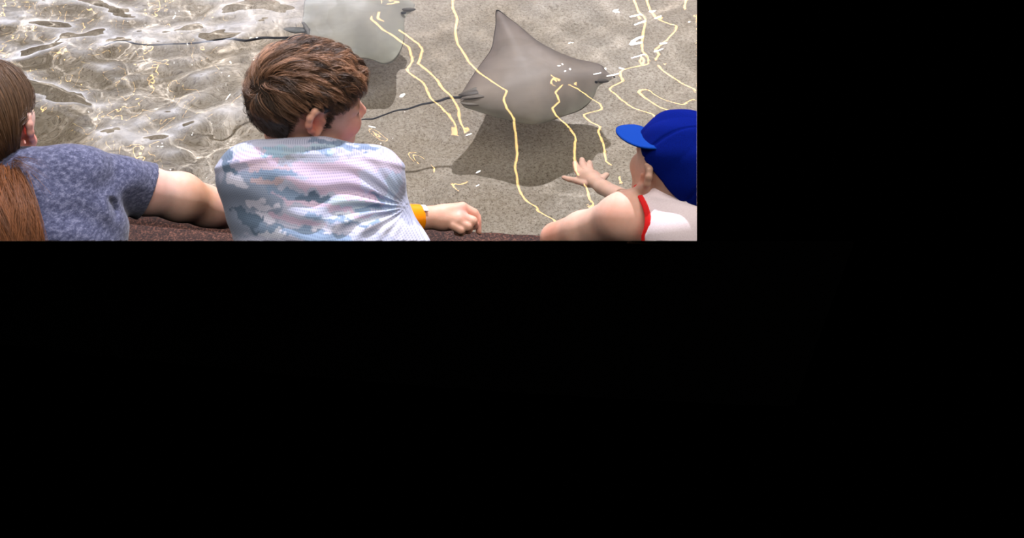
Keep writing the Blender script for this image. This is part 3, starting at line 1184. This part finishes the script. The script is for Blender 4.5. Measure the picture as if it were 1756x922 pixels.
spine = np.array([P(9, 274, 1.985), P(3, 290, 1.955), P(4, 315, 1.91), P(9, 345, 1.88), P(15, 380, 1.865), P(20, 420, 1.86), P(22, 450, 1.86)])
tt = np.linspace(0, 1, 7)
wid = np.interp(np.linspace(0, 1, 22), tt, [.010, .026, .038, .044, .048, .050, .048])
sp = np.stack([np.interp(np.linspace(0, 1, 22), tt, spine[:, i]) for i in range(3)], -1)
sp = np.stack([blur2(sp[None, :, i], 0, 1.2)[0] for i in range(3)], -1)
for i in range(360):
    a = r.uniform(0, 2 * math.pi)
    rad = math.sqrt(r.uniform(.15, 1))
    ph = r.uniform(0, 6)
    off = np.zeros((22, 3))
    wv2 = a + .35 * np.sin(np.linspace(0, 5, 22) + ph)
    off[:, 0] = np.cos(wv2) * rad * wid * 1.0
    off[:, 2] = np.sin(wv2) * rad * wid * .6
    col = np.array([.20, .070, .022]) * r.uniform(.45, 1.25)
    gg.append((sp + off, col, 1.0))
v2, q2, c2 = hair_strands(gg, 22, .0034, .00050, 10, 1.0)
# loose wisps on the shoulder
gg = []
for i in range(14):
    a0 = P(12 + r.uniform(-6, 8), 278 + r.uniform(-4, 10), 1.965)
    ex, ey = r.uniform(40, 95), r.uniform(285, 345)
    pts = [a0 * (1 - t) + P(ex, ey, 1.915) * t + np.array([0, .014 * math.sin(t * 3.1), -.01 * math.sin(t * 3.1)]) for t in np.linspace(0, 1, 12)]
    gg.append((np.array(pts), np.array([.13, .055, .025]) * r.uniform(.6, 1.3), 1.0))
v3, q3, c3 = hair_strands(gg, 4, .0025, .00028, 12, 1.0)
B = Field(-130, 80, 95, 300, 1.84, 2.26, .003)
B.ell(hg.L(*HCEN), RAD + .002, hg.M, .004)
B.cone(hg.L(-.075, 0, -.03), .042, P(8, 268, 2.0), .018, .03)
U_, V_, D_ = B.ax[0][:, None, None], B.ax[1][None, :, None], B.ax[2][None, None, :]
q_ = [(U_ - hg.c[0]) * hg.M[i][0] + (V_ - hg.c[1]) * hg.M[i][1] + (D_ - hg.c[2]) * hg.M[i][2] for i in range(3)]
f_, s_, u_ = [(a - b_) / c_ for a, b_, c_ in zip(q_, HCEN, HR)]
for cutter in (np.maximum(.55 - f_, u_ - .55), np.maximum(np.maximum(.62 - np.abs(s_), u_ - .12), -.45 - f_)):
    B.F = np.maximum(B.F, (-cutter * .08).astype('f'))
vb, qb = B.mesh()
C2 = Field(-130, 120, 270, 450, 1.76, 2.02, .003)
for i in range(1, 21):
    C2.cone(sp[i - 1], wid[i - 1] * .36, sp[i], wid[i] * .36, .004)
vc, qc = C2.mesh()
vh = np.concatenate([v1, v2, v3, vb, vc])
o1 = len(v1)
o2 = o1 + len(v2)
o3 = o2 + len(v3)
o4 = o3 + len(vb)
qh = np.concatenate([q1, q2 + o1, q3 + o2, qb + o3, qc + o4])
ch = np.concatenate([c1, c2, c3, np.tile([.035, .018, .010], (len(vb), 1)), np.tile([.08, .028, .010], (len(vc), 1))])
gh = mesh_obj('hair', c2w(vh), qh, m_hair, girl, loc, attrs={'tint': ch}, cut=True)
m_tie, nt, b = material('black_elastic', (.012, .010, .012), .7)
vv, qq = [], []
ta = (spine[1] - spine[0])
ta /= np.linalg.norm(ta)
tu = np.cross(ta, [0, 0, 1.0])
tu /= np.linalg.norm(tu)
tw = np.cross(ta, tu)
for i in range(24):
    for j in range(8):
        a, b2 = 2 * math.pi * i / 24, 2 * math.pi * j / 8
        rr_ = .017 + .0045 * math.cos(b2)
        vv.append(spine[0] + (tu * math.cos(a) + tw * math.sin(a)) * rr_ + ta * .0045 * math.sin(b2))
for i in range(24):
    for j in range(8):
        qq.append((i * 8 + j, i * 8 + (j + 1) % 8, ((i + 1) % 24) * 8 + (j + 1) % 8, ((i + 1) % 24) * 8 + j))
mesh_obj('hair_tie', c2w(np.array(vv)), qq, m_tie, gh, loc)

# ================================================================== child with the blue cap
loc = tuple(onz(1130, 405, .03) + np.array([0, -.12, 0]))
kid = empty('person', loc)
tag(kid, 'child in a blue cap and red-trimmed pale pink tank top reaching into the water', 'person')
hk = Head(P(1164, 289, 2.03), (-.36, .24, .90), (.14, .80, -.56), .90)
A = Field(905, 1260, 175, 445, 1.70, 2.72, .0024)
hc = Head(P(1178, 287, 2.025), (-.66, .50, .56), (.42, .72, -.55), .95)
CR = np.array([.108, .090, .089])
hk.build(A, -.010, -.006)
# the skull stays inside the cap's dome
U_, V_, D_ = A.ax[0][:, None, None], A.ax[1][None, :, None], A.ax[2][None, None, :]
cc_ = hc.L(-.006, 0, .012)
q_ = [(U_ - cc_[0]) * hc.M[i][0] + (V_ - cc_[1]) * hc.M[i][1] + (D_ - cc_[2]) * hc.M[i][2] for i in range(3)]
e_ = (np.sqrt(sum((q_[i] / (CR[i] * hc.k)) ** 2 for i in range(3))) - .945) * .085
A.F = np.maximum(A.F, np.minimum(e_, (q_[2] + .012) * 1.0).astype('f'))
A.cone(hk.L(-.03, 0, -.06), .044, P(1165, 365, 2.04), .05, .02)
A.cone(P(1085, 366, 2.03), .036, P(1230, 372, 2.03), .045, .035)
A.ell(P(1180, 420, 2.05), (.115, .09, .07), None, .04)
A.ell(P(1072, 372, 2.03), (.048, .040, .042), None, .02)
A.cone(P(1068, 374, 2.03), .039, P(1000, 396, 2.13), .034, .02)
A.cone(P(1000, 396, 2.13), .035, P(955, 408, 2.20), .030, .015)
A.cone(P(955, 410, 2.21), .030, P(990, 430, 2.28), .026, .01)
# the reaching arm and its hand under water
wr = w2c(UW(1036, 322, -.075))
el = w2c(onz(1120, 352, .05))
A.cone(P(1160, 372, 2.10), .036, el, .032, .015)
A.cone(el, .031, wr, .0195, .01)


def HW(px, py, z):
    return w2c(UW(px, py, z))


A.cone(wr, .0195, HW(1018, 309, -.095), .0185, .008)
A.ell(HW(1011, 305, -.10), (.030, .027, .0145), np.array([[-.8, .6, 0], [.6, .8, 0], [0, 0, 1]]), .010)
uf = [
    [(1005, 314, -.100, .0105), (988, 309, -.106, .0085), (977, 307, -.112, .0073), (967, 304, -.118, .0060)],
    [(1000, 303, -.105, .0100), (991, 293, -.108, .0085), (988, 286, -.115, .0073), (986, 279, -.124, .0062)],
    [(1007, 298, -.105, .0100), (1001, 286, -.108, .0086), (999, 279, -.116, .0074), (998, 273, -.125, .0063)],
    [(1014, 298, -.104, .0100), (1011, 289, -.108, .0085), (1011, 283, -.118, .0073), (1011, 278, -.128, .0062)],
    [(1021, 303, -.100, .0095), (1020, 296, -.104, .0080), (1022, 291, -.112, .0068), (1024, 287, -.120, .0056)],
    [(1024, 314, -.090, .0110), (1032, 306, -.092, .0090), (1040, 299, -.098, .0070)],
]
for fg in [uf[0], uf[1], uf[2], uf[3], uf[5]]:
    for i in range(len(fg) - 1):
        a, b_ = fg[i], fg[i + 1]
        A.cone(HW(*a[:3]), a[3], HW(*b_[:3]), b_[3], .003)
spots = [(hk.L(-.01, .08, -.006), .022, (.76, .30, .20)), (hk.L(.05, .04, -.05), .04, (.62, .33, .22)), (P(1055, 358, 2.0), .04, (.72, .40, .31)), (P(950, 395, 2.18), .05, (.68, .34, .24))]


def kid_tint(v):
    col = paint((.78, .51, .40), v, spots)
    L = hk.inv(v)
    w = np.clip((-L[:, 0] + .005) / .02, 0, 1) * np.clip((L[:, 2] + .085) / .02, 0, 1) * np.clip((.105 - np.abs(L[:, 1])) / .01, 0, 1)
    w = (w * .55)[:, None]
    return col * (1 - w) + np.array([.26, .17, .11]) * w


put('body', A, m_skin, kid, loc, tint=kid_tint)

m_pink, nt, b = material('pale_pink_jersey', (.86, .76, .80), .9, .2)
tc = nt.nodes.new('ShaderNodeTexCoord').outputs['Object']
n2 = noise(nt, 500, 2, .7, tc)
rb = ramp(nt, n2.outputs[0], [(.3, (.80, .68, .73)), (.7, (.90, .80, .84))])
nt.links.new(rb.outputs[0], b.inputs['Base Color'])
bump(nt, b, n2.outputs[0], .2, .001)
m_red, nt, b = material('red_ribbed_trim', (.72, .008, .008), .7, .3)


def tank(A, grow):
    A.cone(P(1085, 366, 2.03), .036 + grow, P(1230, 372, 2.03), .045 + grow, .035)
    A.ell(P(1180, 420, 2.05), (.115 + grow, .09 + grow, .07 + grow), None, .04)
    A.cone(P(1130, 350, 2.03), .038 + grow, P(1230, 350, 2.03), .040 + grow, .03)
    A.ell(P(1165, 400, 2.0), (.075, .075, .07), None, .03)


def arm_cut(px, py):            # x of the armhole edge for a row of the photo
    return 1087 + 19 * np.sin(np.clip((py - 326) / 62, 0, 1.25) * 1.9)


A = Field(1060, 1260, 300, 445, 1.76, 2.32, .0024)
tank(A, .004)
px, py, D = A.pix()
A.F = np.maximum(A.F, ((arm_cut(px, py) + 7 - px) * .001).astype('f'))
A.cone(hk.L(-.03, 0, -.04), .049, P(1163, 330, 2.05), .047, .006, 'sub')
w = .002 * np.exp(-((py - (338 + .16 * (px - 1130))) / 5) ** 2) * np.clip((px - 1105) / 25, 0, 1)
w += .0015 * np.sin((py * .9 + px * .3) / 12)
A.F -= w.astype('f')
put('tank_top', A, m_pink, kid, loc, None, (.8, .8, .8))
tt_ = bpy.data.objects['tank_top']
A = Field(1060, 1140, 310, 445, 1.76, 2.32, .0018)
tank(A, .0062)
px, py, D = A.pix()
A.F = np.maximum(A.F, ((np.abs(px - arm_cut(px, py) - 5) - 5.5) * .001).astype('f'))
put('armhole_trim', A, m_red, tt_, loc, None, (.8, .1, .1))
tt_.children[0]['label'] = 'red ribbed armhole trim'

# ---- blue cap: dome of six panels, brim, eyelets, strap
m_cap, nt, b = material('royal_blue_cotton', rough=1.0, spec=.05)
tc = nt.nodes.new('ShaderNodeTexCoord').outputs['Object']
n2 = noise(nt, 900, 2, .7, tc)
rb = ramp(nt, n2.outputs[0], [(.3, (.0006, .004, .095)), (.7, (.0010, .010, .18))])
nt.links.new(rb.outputs[0], b.inputs['Base Color'])
bump(nt, b, n2.outputs[0], .3, .0008)
m_cap2, nt, b = material('bright_blue_cotton', (.001, .035, .25), .9, .1)
vv, qq, nu, nv = [], [], 192, 44
for i in range(nv + 1):
    th = (i / nv) * math.radians(104)
    for j in range(nu):
        ph = 2 * math.pi * j / nu
        # the rim dips at the back and rises at the forehead
        th2 = th * (1 + .07 * -math.cos(ph))
        d = np.array([math.sin(th2) * math.cos(ph), math.sin(th2) * math.sin(ph), math.cos(th2)])
        se = abs(((ph / (math.pi / 3)) + .5) % 1 - .5)
        groove = -.0030 * math.exp(-(se / .022) ** 2) + .0040 * math.cos((((ph / (math.pi / 3)) + .5) % 1 - .5) * math.pi) * math.sin(th)
        wr_ = .0012 * math.sin(ph * 9 + 6 * th) * math.sin(th) ** 2
        fl_ = 1 + .02 * max(0, math.cos(ph)) * math.sin(th2)
        vv.append(hc.L(*(np.array([-.006, 0, .012]) + d * (CR * fl_ + groove + wr_))))
for i in range(nv):
    for j in range(nu):
        qq.append((i * nu + j, (i + 1) * nu + j, (i + 1) * nu + (j + 1) % nu, i * nu + (j + 1) % nu))
n0 = len(vv)
for k_ in range(nu):            # turned-in sweatband so the dome has thickness
    p = np.array(vv[nv * nu + k_])
    ctr = hc.L(-.012, 0, .0)
    vv.append(p + (ctr - p) * .05)
for k_ in range(nu):
    qq.append((nv * nu + k_, n0 + k_, n0 + (k_ + 1) % nu, nv * nu + (k_ + 1) % nu))
cap = mesh_obj('cap', c2w(np.array(vv)), qq, m_cap, kid, loc, cut='fill')
# brim: a stiff, gently drooping oval tongue
vv, qq = [], []
bc = P(1104, 230, 2.03)
bf = np.array([-.97, .10, .2])
bw = np.array([-.03, .31, .95])
bn = np.cross(bf, bw)
bn *= np.sign(bn[1]) / np.linalg.norm(bn)
nr, na = 10, 60
for side_ in (0, 1):
    vv.append(bc - bn * .0028 * side_)
    for i in range(1, nr + 1):
        for j in range(na):
            r_ = i / nr
            ph = 2 * math.pi * j / na
            c_, s_ = math.cos(ph), math.sin(ph)
            c_ = math.copysign(abs(c_) ** .85, c_)
            vv.append(bc + bf * (.0445 if c_ > 0 else .020) * r_ * c_ + bw * .064 * r_ * s_ - bn * (.003 * (r_ * s_) ** 2 + .004 * (r_ * c_) * (c_ > 0) + .0028 * side_))
m2 = 1 + nr * na
for j in range(na):
    j2 = (j + 1) % na
    qq.append((0, 1 + j, 1 + j2))
    qq.append((m2, m2 + 1 + j2, m2 + 1 + j))
    for i in range(nr - 1):
        a, b2 = 1 + i * na + j, 1 + i * na + j2
        qq.append((a, a + na, b2 + na, b2))
        qq.append((m2 + a, m2 + b2, m2 + b2 + na, m2 + a + na))
    a, b2 = 1 + (nr - 1) * na + j, 1 + (nr - 1) * na + j2
    qq.append((a, m2 + a, m2 + b2, b2))
br = mesh_obj('brim', c2w(np.array(vv)), qq, m_cap2, cap, loc)
br['label'] = 'lighter blue curved brim'


def ring(c, axis, r0, r1, mat, name, parent, loc, n=20):
    axis = axis / np.linalg.norm(axis)
    u = np.cross(axis, [0, 0, 1.0])
    u /= np.linalg.norm(u)
    w = np.cross(axis, u)
    vv, qq = [], []
    for i in range(n):
        for j in range(6):
            a, b2 = 2 * math.pi * i / n, 2 * math.pi * j / 6
            vv.append(c + (u * math.cos(a) + w * math.sin(a)) * (r0 + r1 * math.cos(b2)) + axis * r1 * math.sin(b2))
    for i in range(n):
        for j in range(6):
            qq.append((i * 6 + j, i * 6 + (j + 1) % 6, ((i + 1) % n) * 6 + (j + 1) % 6, ((i + 1) % n) * 6 + j))
    return mesh_obj(name, c2w(np.array(vv)), qq, mat, parent, loc, cut=True)


def cap_at(px, py):             # point of the dome facing the camera under a pixel
    o = np.zeros(3)
    d = P(px, py, 1.0)
    CK = CR * hc.k * 1.02
    oo = (o - hc.L(-.012, 0, .012)) @ hc.M.T / CK
    dd = d @ hc.M.T / CK
    a, b2, c_ = dd @ dd, 2 * oo @ dd, oo @ oo - 1
    s = (-b2 - math.sqrt(max(b2 * b2 - 4 * a * c_, 0))) / (2 * a)
    p = d * s
    n = ((p - hc.L(-.012, 0, .012)) @ hc.M.T / CR ** 2) @ hc.M
    return p, n / np.linalg.norm(n)


p, n_ = cap_at(1167, 220)
ring(p + n_ * .0005, n_, .0032, .0010, m_cap2, 'eyelet', cap, loc)

# ================================================================== cownose rays
m_ray, nt, b = material('ray_skin', rough=.5, spec=.3)
at = nt.nodes.new('ShaderNodeAttribute')
at.attribute_name = 'tint'
tc = nt.nodes.new('ShaderNodeTexCoord').outputs['Object']
n1 = noise(nt, 14, 4, .6, tc)
rb = ramp(nt, n1.outputs[0], [(.3, (.85, .86, .86)), (.7, (1.1, 1.08, 1.05))])
nt.links.new(mix(nt, at.outputs['Color'], rb.outputs[0], 1.0, 'MULTIPLY'), b.inputs['Base Color'])


def cr(pts, t):                 # Catmull-Rom through points at parameters in [0,1]
    pts = np.asarray(pts, float)
    n = len(pts) - 1
    x = np.clip(np.asarray(t) * n, 0, n - 1e-6)
    i = x.astype(int)
    f = (x - i)[:, None]
    g = lambda k: pts[np.clip(i + k, 0, n)]
    return .5 * (2 * g(0) + (g(1) - g(-1)) * f + (2 * g(-1) - 5 * g(0) + 4 * g(1) - g(2)) * f ** 2 + (3 * g(0) - g(-1) - 3 * g(1) + g(2)) * f ** 3)


def tube(path, radii, n=8):
    path = np.asarray(path)
    m = len(path)
    tan = np.gradient(path, axis=0)
    tan /= np.linalg.norm(tan, axis=1)[:, None]
    a = np.cross(tan, [0, 0, 1.0])
    a /= np.linalg.norm(a, axis=1)[:, None]
    b2 = np.cross(a, tan)
    vv = np.concatenate([(path + (a * math.cos(t) + b2 * math.sin(t)) * np.asarray(radii)[:, None])[:, None] for t in np.arange(n) * 2 * math.pi / n], 1).reshape(-1, 3)
    qq = [(i * n + j, i * n + (j + 1) % n, (i + 1) * n + (j + 1) % n, (i + 1) * n + j) for i in range(m - 1) for j in range(n)]
    qq += [tuple(range(n))[::-1][:4], ]
    return vv, np.array([x for x in qq if len(x) == 4])


def make_ray(far, spine, near, thick, tail, tcol, fins, eyes, shade):
    nt_, ns = 90, 61
    t = np.linspace(0, 1, nt_)
    conv = lambda L: np.array([UW(*p) for p in L])
    Fa, Sp, Ne = cr(conv(far), t), cr(conv(spine), t), cr(conv(near), t)
    s = np.linspace(-1, 1, ns)
    V = np.zeros((2, nt_, ns, 3))
    th = np.interp(t, np.linspace(0, 1, len(thick)), thick)
    col = np.zeros((2, nt_, ns, 3))
    for k, sv in enumerate(s):
        e = Fa if sv < 0 else Ne
        a = abs(sv)
        a_ = a ** 1.0
        base = Sp + sv * (Ne - Fa) / 2 + sv * sv * ((Ne + Fa) / 2 - Sp)
        sag = (a - a * a)[..., None] if False else (a - a * a)
        prof = (1 - a ** 1.5) ** 1.25
        wing = th * prof + .0035 * (1 - a ** 6)
        edge = np.sin(np.pi * np.clip(t, 0, 1)) ** .35
        V[0, :, k] = base
        V[0, :, k, 2] += wing * edge * .62
        V[1, :, k] = base
        V[1, :, k, 2] -= wing * edge * .38
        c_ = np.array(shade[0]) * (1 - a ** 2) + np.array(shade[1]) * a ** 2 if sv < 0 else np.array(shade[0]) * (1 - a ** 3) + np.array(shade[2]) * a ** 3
        col[0, :, k] = c_
        col[1, :, k] = (.62, .62, .58)
    vv = V.reshape(-1, 3)
    idx = np.arange(nt_ * ns).reshape(nt_, ns)
    q1 = np.stack([idx[:-1, :-1], idx[1:, :-1], idx[1:, 1:], idx[:-1, 1:]], -1).reshape(-1, 4)
    off = nt_ * ns
    q2 = q1[:, ::-1] + off
    ed = []
    for a in (idx[:, 0], idx[:, -1], idx[0], idx[-1]):
        ed.append(np.stack([a[:-1], a[1:], a[1:] + off, a[:-1] + off], -1))
    q = np.concatenate([q1, q2] + ed)
    C = col.reshape(-1, 3)
    parts = [(vv, q, C)]
    tp = conv(tail[0])
    m = 140
    path = cr(tp, np.linspace(0, 1, m))
    path[:, 2] += .0
    tv, tq = tube(path, np.linspace(tail[1], tail[2], m))
    parts.append((tv, tq, np.tile(tcol, (len(tv), 1))))
    for fa, fb, fc_, wd_, colr in fins:     # pelvic fins: flattened tapering blades
        pa, pb, pc = UW(*fa), UW(*fb), UW(*fc_)
        pth = cr([pa, pb, pc], np.linspace(0, 1, 18))
        rad = wd_ * np.sin(np.linspace(.5, 3.1, 18)) ** .8 + .0005
        fv, fq = tube(pth, rad)
        fv[:, 2] = (fv[:, 2] - np.repeat(pth[:, 2], 8)) * .35 + np.repeat(pth[:, 2], 8)
        parts.append((fv, fq, np.tile(colr, (len(fv), 1))))
    for ex, ey, ez, er, colr in eyes:
        c0 = UW(ex, ey, ez)
        ev = []
        for i in range(7):
            for j in range(10):
                th_, ph_ = math.pi * i / 6, 2 * math.pi * j / 10
                ev.append(c0 + np.array([er[0] * math.sin(th_) * math.cos(ph_), er[1] * math.sin(th_) * math.sin(ph_), er[2] * math.cos(th_)]))
        eq = [(i * 10 + j, i * 10 + (j + 1) % 10, (i + 1) * 10 + (j + 1) % 10, (i + 1) * 10 + j) for i in range(6) for j in range(10)]
        parts.append((np.array(ev), np.array(eq), np.tile(colr, (len(ev), 1))))
    V_, Q_, C_, o = [], [], [], 0
    for a, b2, c_ in parts:
        V_.append(a)
        Q_.append(np.asarray(b2) + o)
        C_.append(c_)
        o += len(a)
    lo = tuple(UW(*spine[len(spine) // 2]))
    ob = mesh_obj('cownose_ray', np.concatenate(V_), np.concatenate(Q_), m_ray, None, lo, attrs={'tint': np.concatenate(C_)})
    ob.cycles.is_caustics_receiver = True
    return ob


RZ = -.15
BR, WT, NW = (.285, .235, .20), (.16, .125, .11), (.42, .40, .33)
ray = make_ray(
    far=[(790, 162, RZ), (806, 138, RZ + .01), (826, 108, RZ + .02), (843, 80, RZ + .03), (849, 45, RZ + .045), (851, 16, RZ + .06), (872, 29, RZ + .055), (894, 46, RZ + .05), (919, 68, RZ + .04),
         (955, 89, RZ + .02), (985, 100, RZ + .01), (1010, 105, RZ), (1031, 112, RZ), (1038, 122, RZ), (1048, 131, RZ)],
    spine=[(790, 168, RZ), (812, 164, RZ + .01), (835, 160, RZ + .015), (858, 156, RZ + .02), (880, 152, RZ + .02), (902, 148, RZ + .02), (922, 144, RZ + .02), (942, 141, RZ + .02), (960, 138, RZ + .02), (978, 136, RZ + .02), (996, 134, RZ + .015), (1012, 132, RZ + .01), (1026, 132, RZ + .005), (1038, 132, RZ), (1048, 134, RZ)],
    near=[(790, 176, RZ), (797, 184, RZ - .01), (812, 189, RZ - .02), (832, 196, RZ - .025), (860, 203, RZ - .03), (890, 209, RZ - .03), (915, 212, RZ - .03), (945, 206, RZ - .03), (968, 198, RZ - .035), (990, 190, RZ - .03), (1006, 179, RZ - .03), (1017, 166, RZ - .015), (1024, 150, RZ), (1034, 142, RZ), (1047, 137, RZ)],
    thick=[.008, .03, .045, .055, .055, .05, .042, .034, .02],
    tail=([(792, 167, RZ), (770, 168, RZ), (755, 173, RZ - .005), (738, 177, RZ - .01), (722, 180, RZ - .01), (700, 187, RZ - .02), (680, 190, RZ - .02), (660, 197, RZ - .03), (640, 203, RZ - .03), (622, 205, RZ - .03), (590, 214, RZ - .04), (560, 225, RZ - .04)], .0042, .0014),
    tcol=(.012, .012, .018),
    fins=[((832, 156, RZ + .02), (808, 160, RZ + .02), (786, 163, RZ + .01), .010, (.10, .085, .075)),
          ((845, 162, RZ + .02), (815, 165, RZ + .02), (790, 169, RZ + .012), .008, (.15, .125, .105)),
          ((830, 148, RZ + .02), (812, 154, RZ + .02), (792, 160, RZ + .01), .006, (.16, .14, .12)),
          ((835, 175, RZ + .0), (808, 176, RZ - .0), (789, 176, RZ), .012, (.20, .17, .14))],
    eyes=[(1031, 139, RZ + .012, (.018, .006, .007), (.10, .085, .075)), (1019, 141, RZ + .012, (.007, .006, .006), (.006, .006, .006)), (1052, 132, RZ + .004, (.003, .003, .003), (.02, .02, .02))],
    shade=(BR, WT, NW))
tag(ray, 'brown cownose ray with its far wing raised, fully visible near the blue cap', 'ray')

LZ = -.15
ray2 = make_ray(
    far=[(515, 55, LZ), (520, 30, LZ), (530, -10, LZ + .02), (560, -50, LZ + .03), (600, -75, LZ + .03), (640, -60, LZ + .02), (668, -30, LZ), (690, -8, LZ), (703, 0, LZ), (711, 6, LZ)],
    spine=[(515, 60, LZ), (540, 46, LZ + .012), (562, 38, LZ + .02), (585, 31, LZ + .02), (607, 26, LZ + .02), (630, 20, LZ + .02), (652, 15, LZ + .015), (674, 11, LZ + .01), (695, 10, LZ), (712, 10, LZ)],
    near=[(515, 68, LZ), (530, 82, LZ - .01), (560, 95, LZ - .02), (600, 99, LZ - .03), (632, 101, LZ - .05), (659, 110, LZ - .07), (679, 100, LZ - .05), (692, 72, LZ - .03), (695, 32, LZ - .01), (709, 18, LZ)],
    thick=[.008, .03, .045, .055, .055, .05, .042, .034, .02],
    tail=([(517, 60, LZ), (495, 63, LZ + .03), (470, 65, LZ + .06), (445, 66, LZ + .08), (420, 70, LZ + .09), (390, 70, LZ + .1), (360, 73, LZ + .1), (330, 74, LZ + .1), (300, 76, LZ + .1), (265, 78, LZ + .1), (235, 76, LZ + .1), (205, 73, LZ + .1), (180, 80, LZ + .1)], .0045, .0016),
    tcol=(.012, .012, .018),
    fins=[((530, 52, LZ + .02), (505, 52, LZ + .02), (484, 52, LZ + .02), .012, (.10, .10, .09)),
          ((525, 60, LZ + .02), (500, 63, LZ + .02), (478, 69, LZ + .02), .009, (.05, .05, .05)),
          ((518, 40, LZ + .03), (524, 50, LZ + .03), (528, 62, LZ + .02), .006, (.14, .13, .12))],
    eyes=[(701, 16, LZ + .01, (.020, .007, .008), (.09, .08, .07)), (692, 22, LZ + .012, (.008, .006, .006), (.006, .006, .006))],
    shade=((.34, .32, .28), (.36, .36, .31), (.40, .39, .32)))
tag(ray2, 'pale grey-brown cownose ray behind the boy, its snout at the top edge', 'ray')
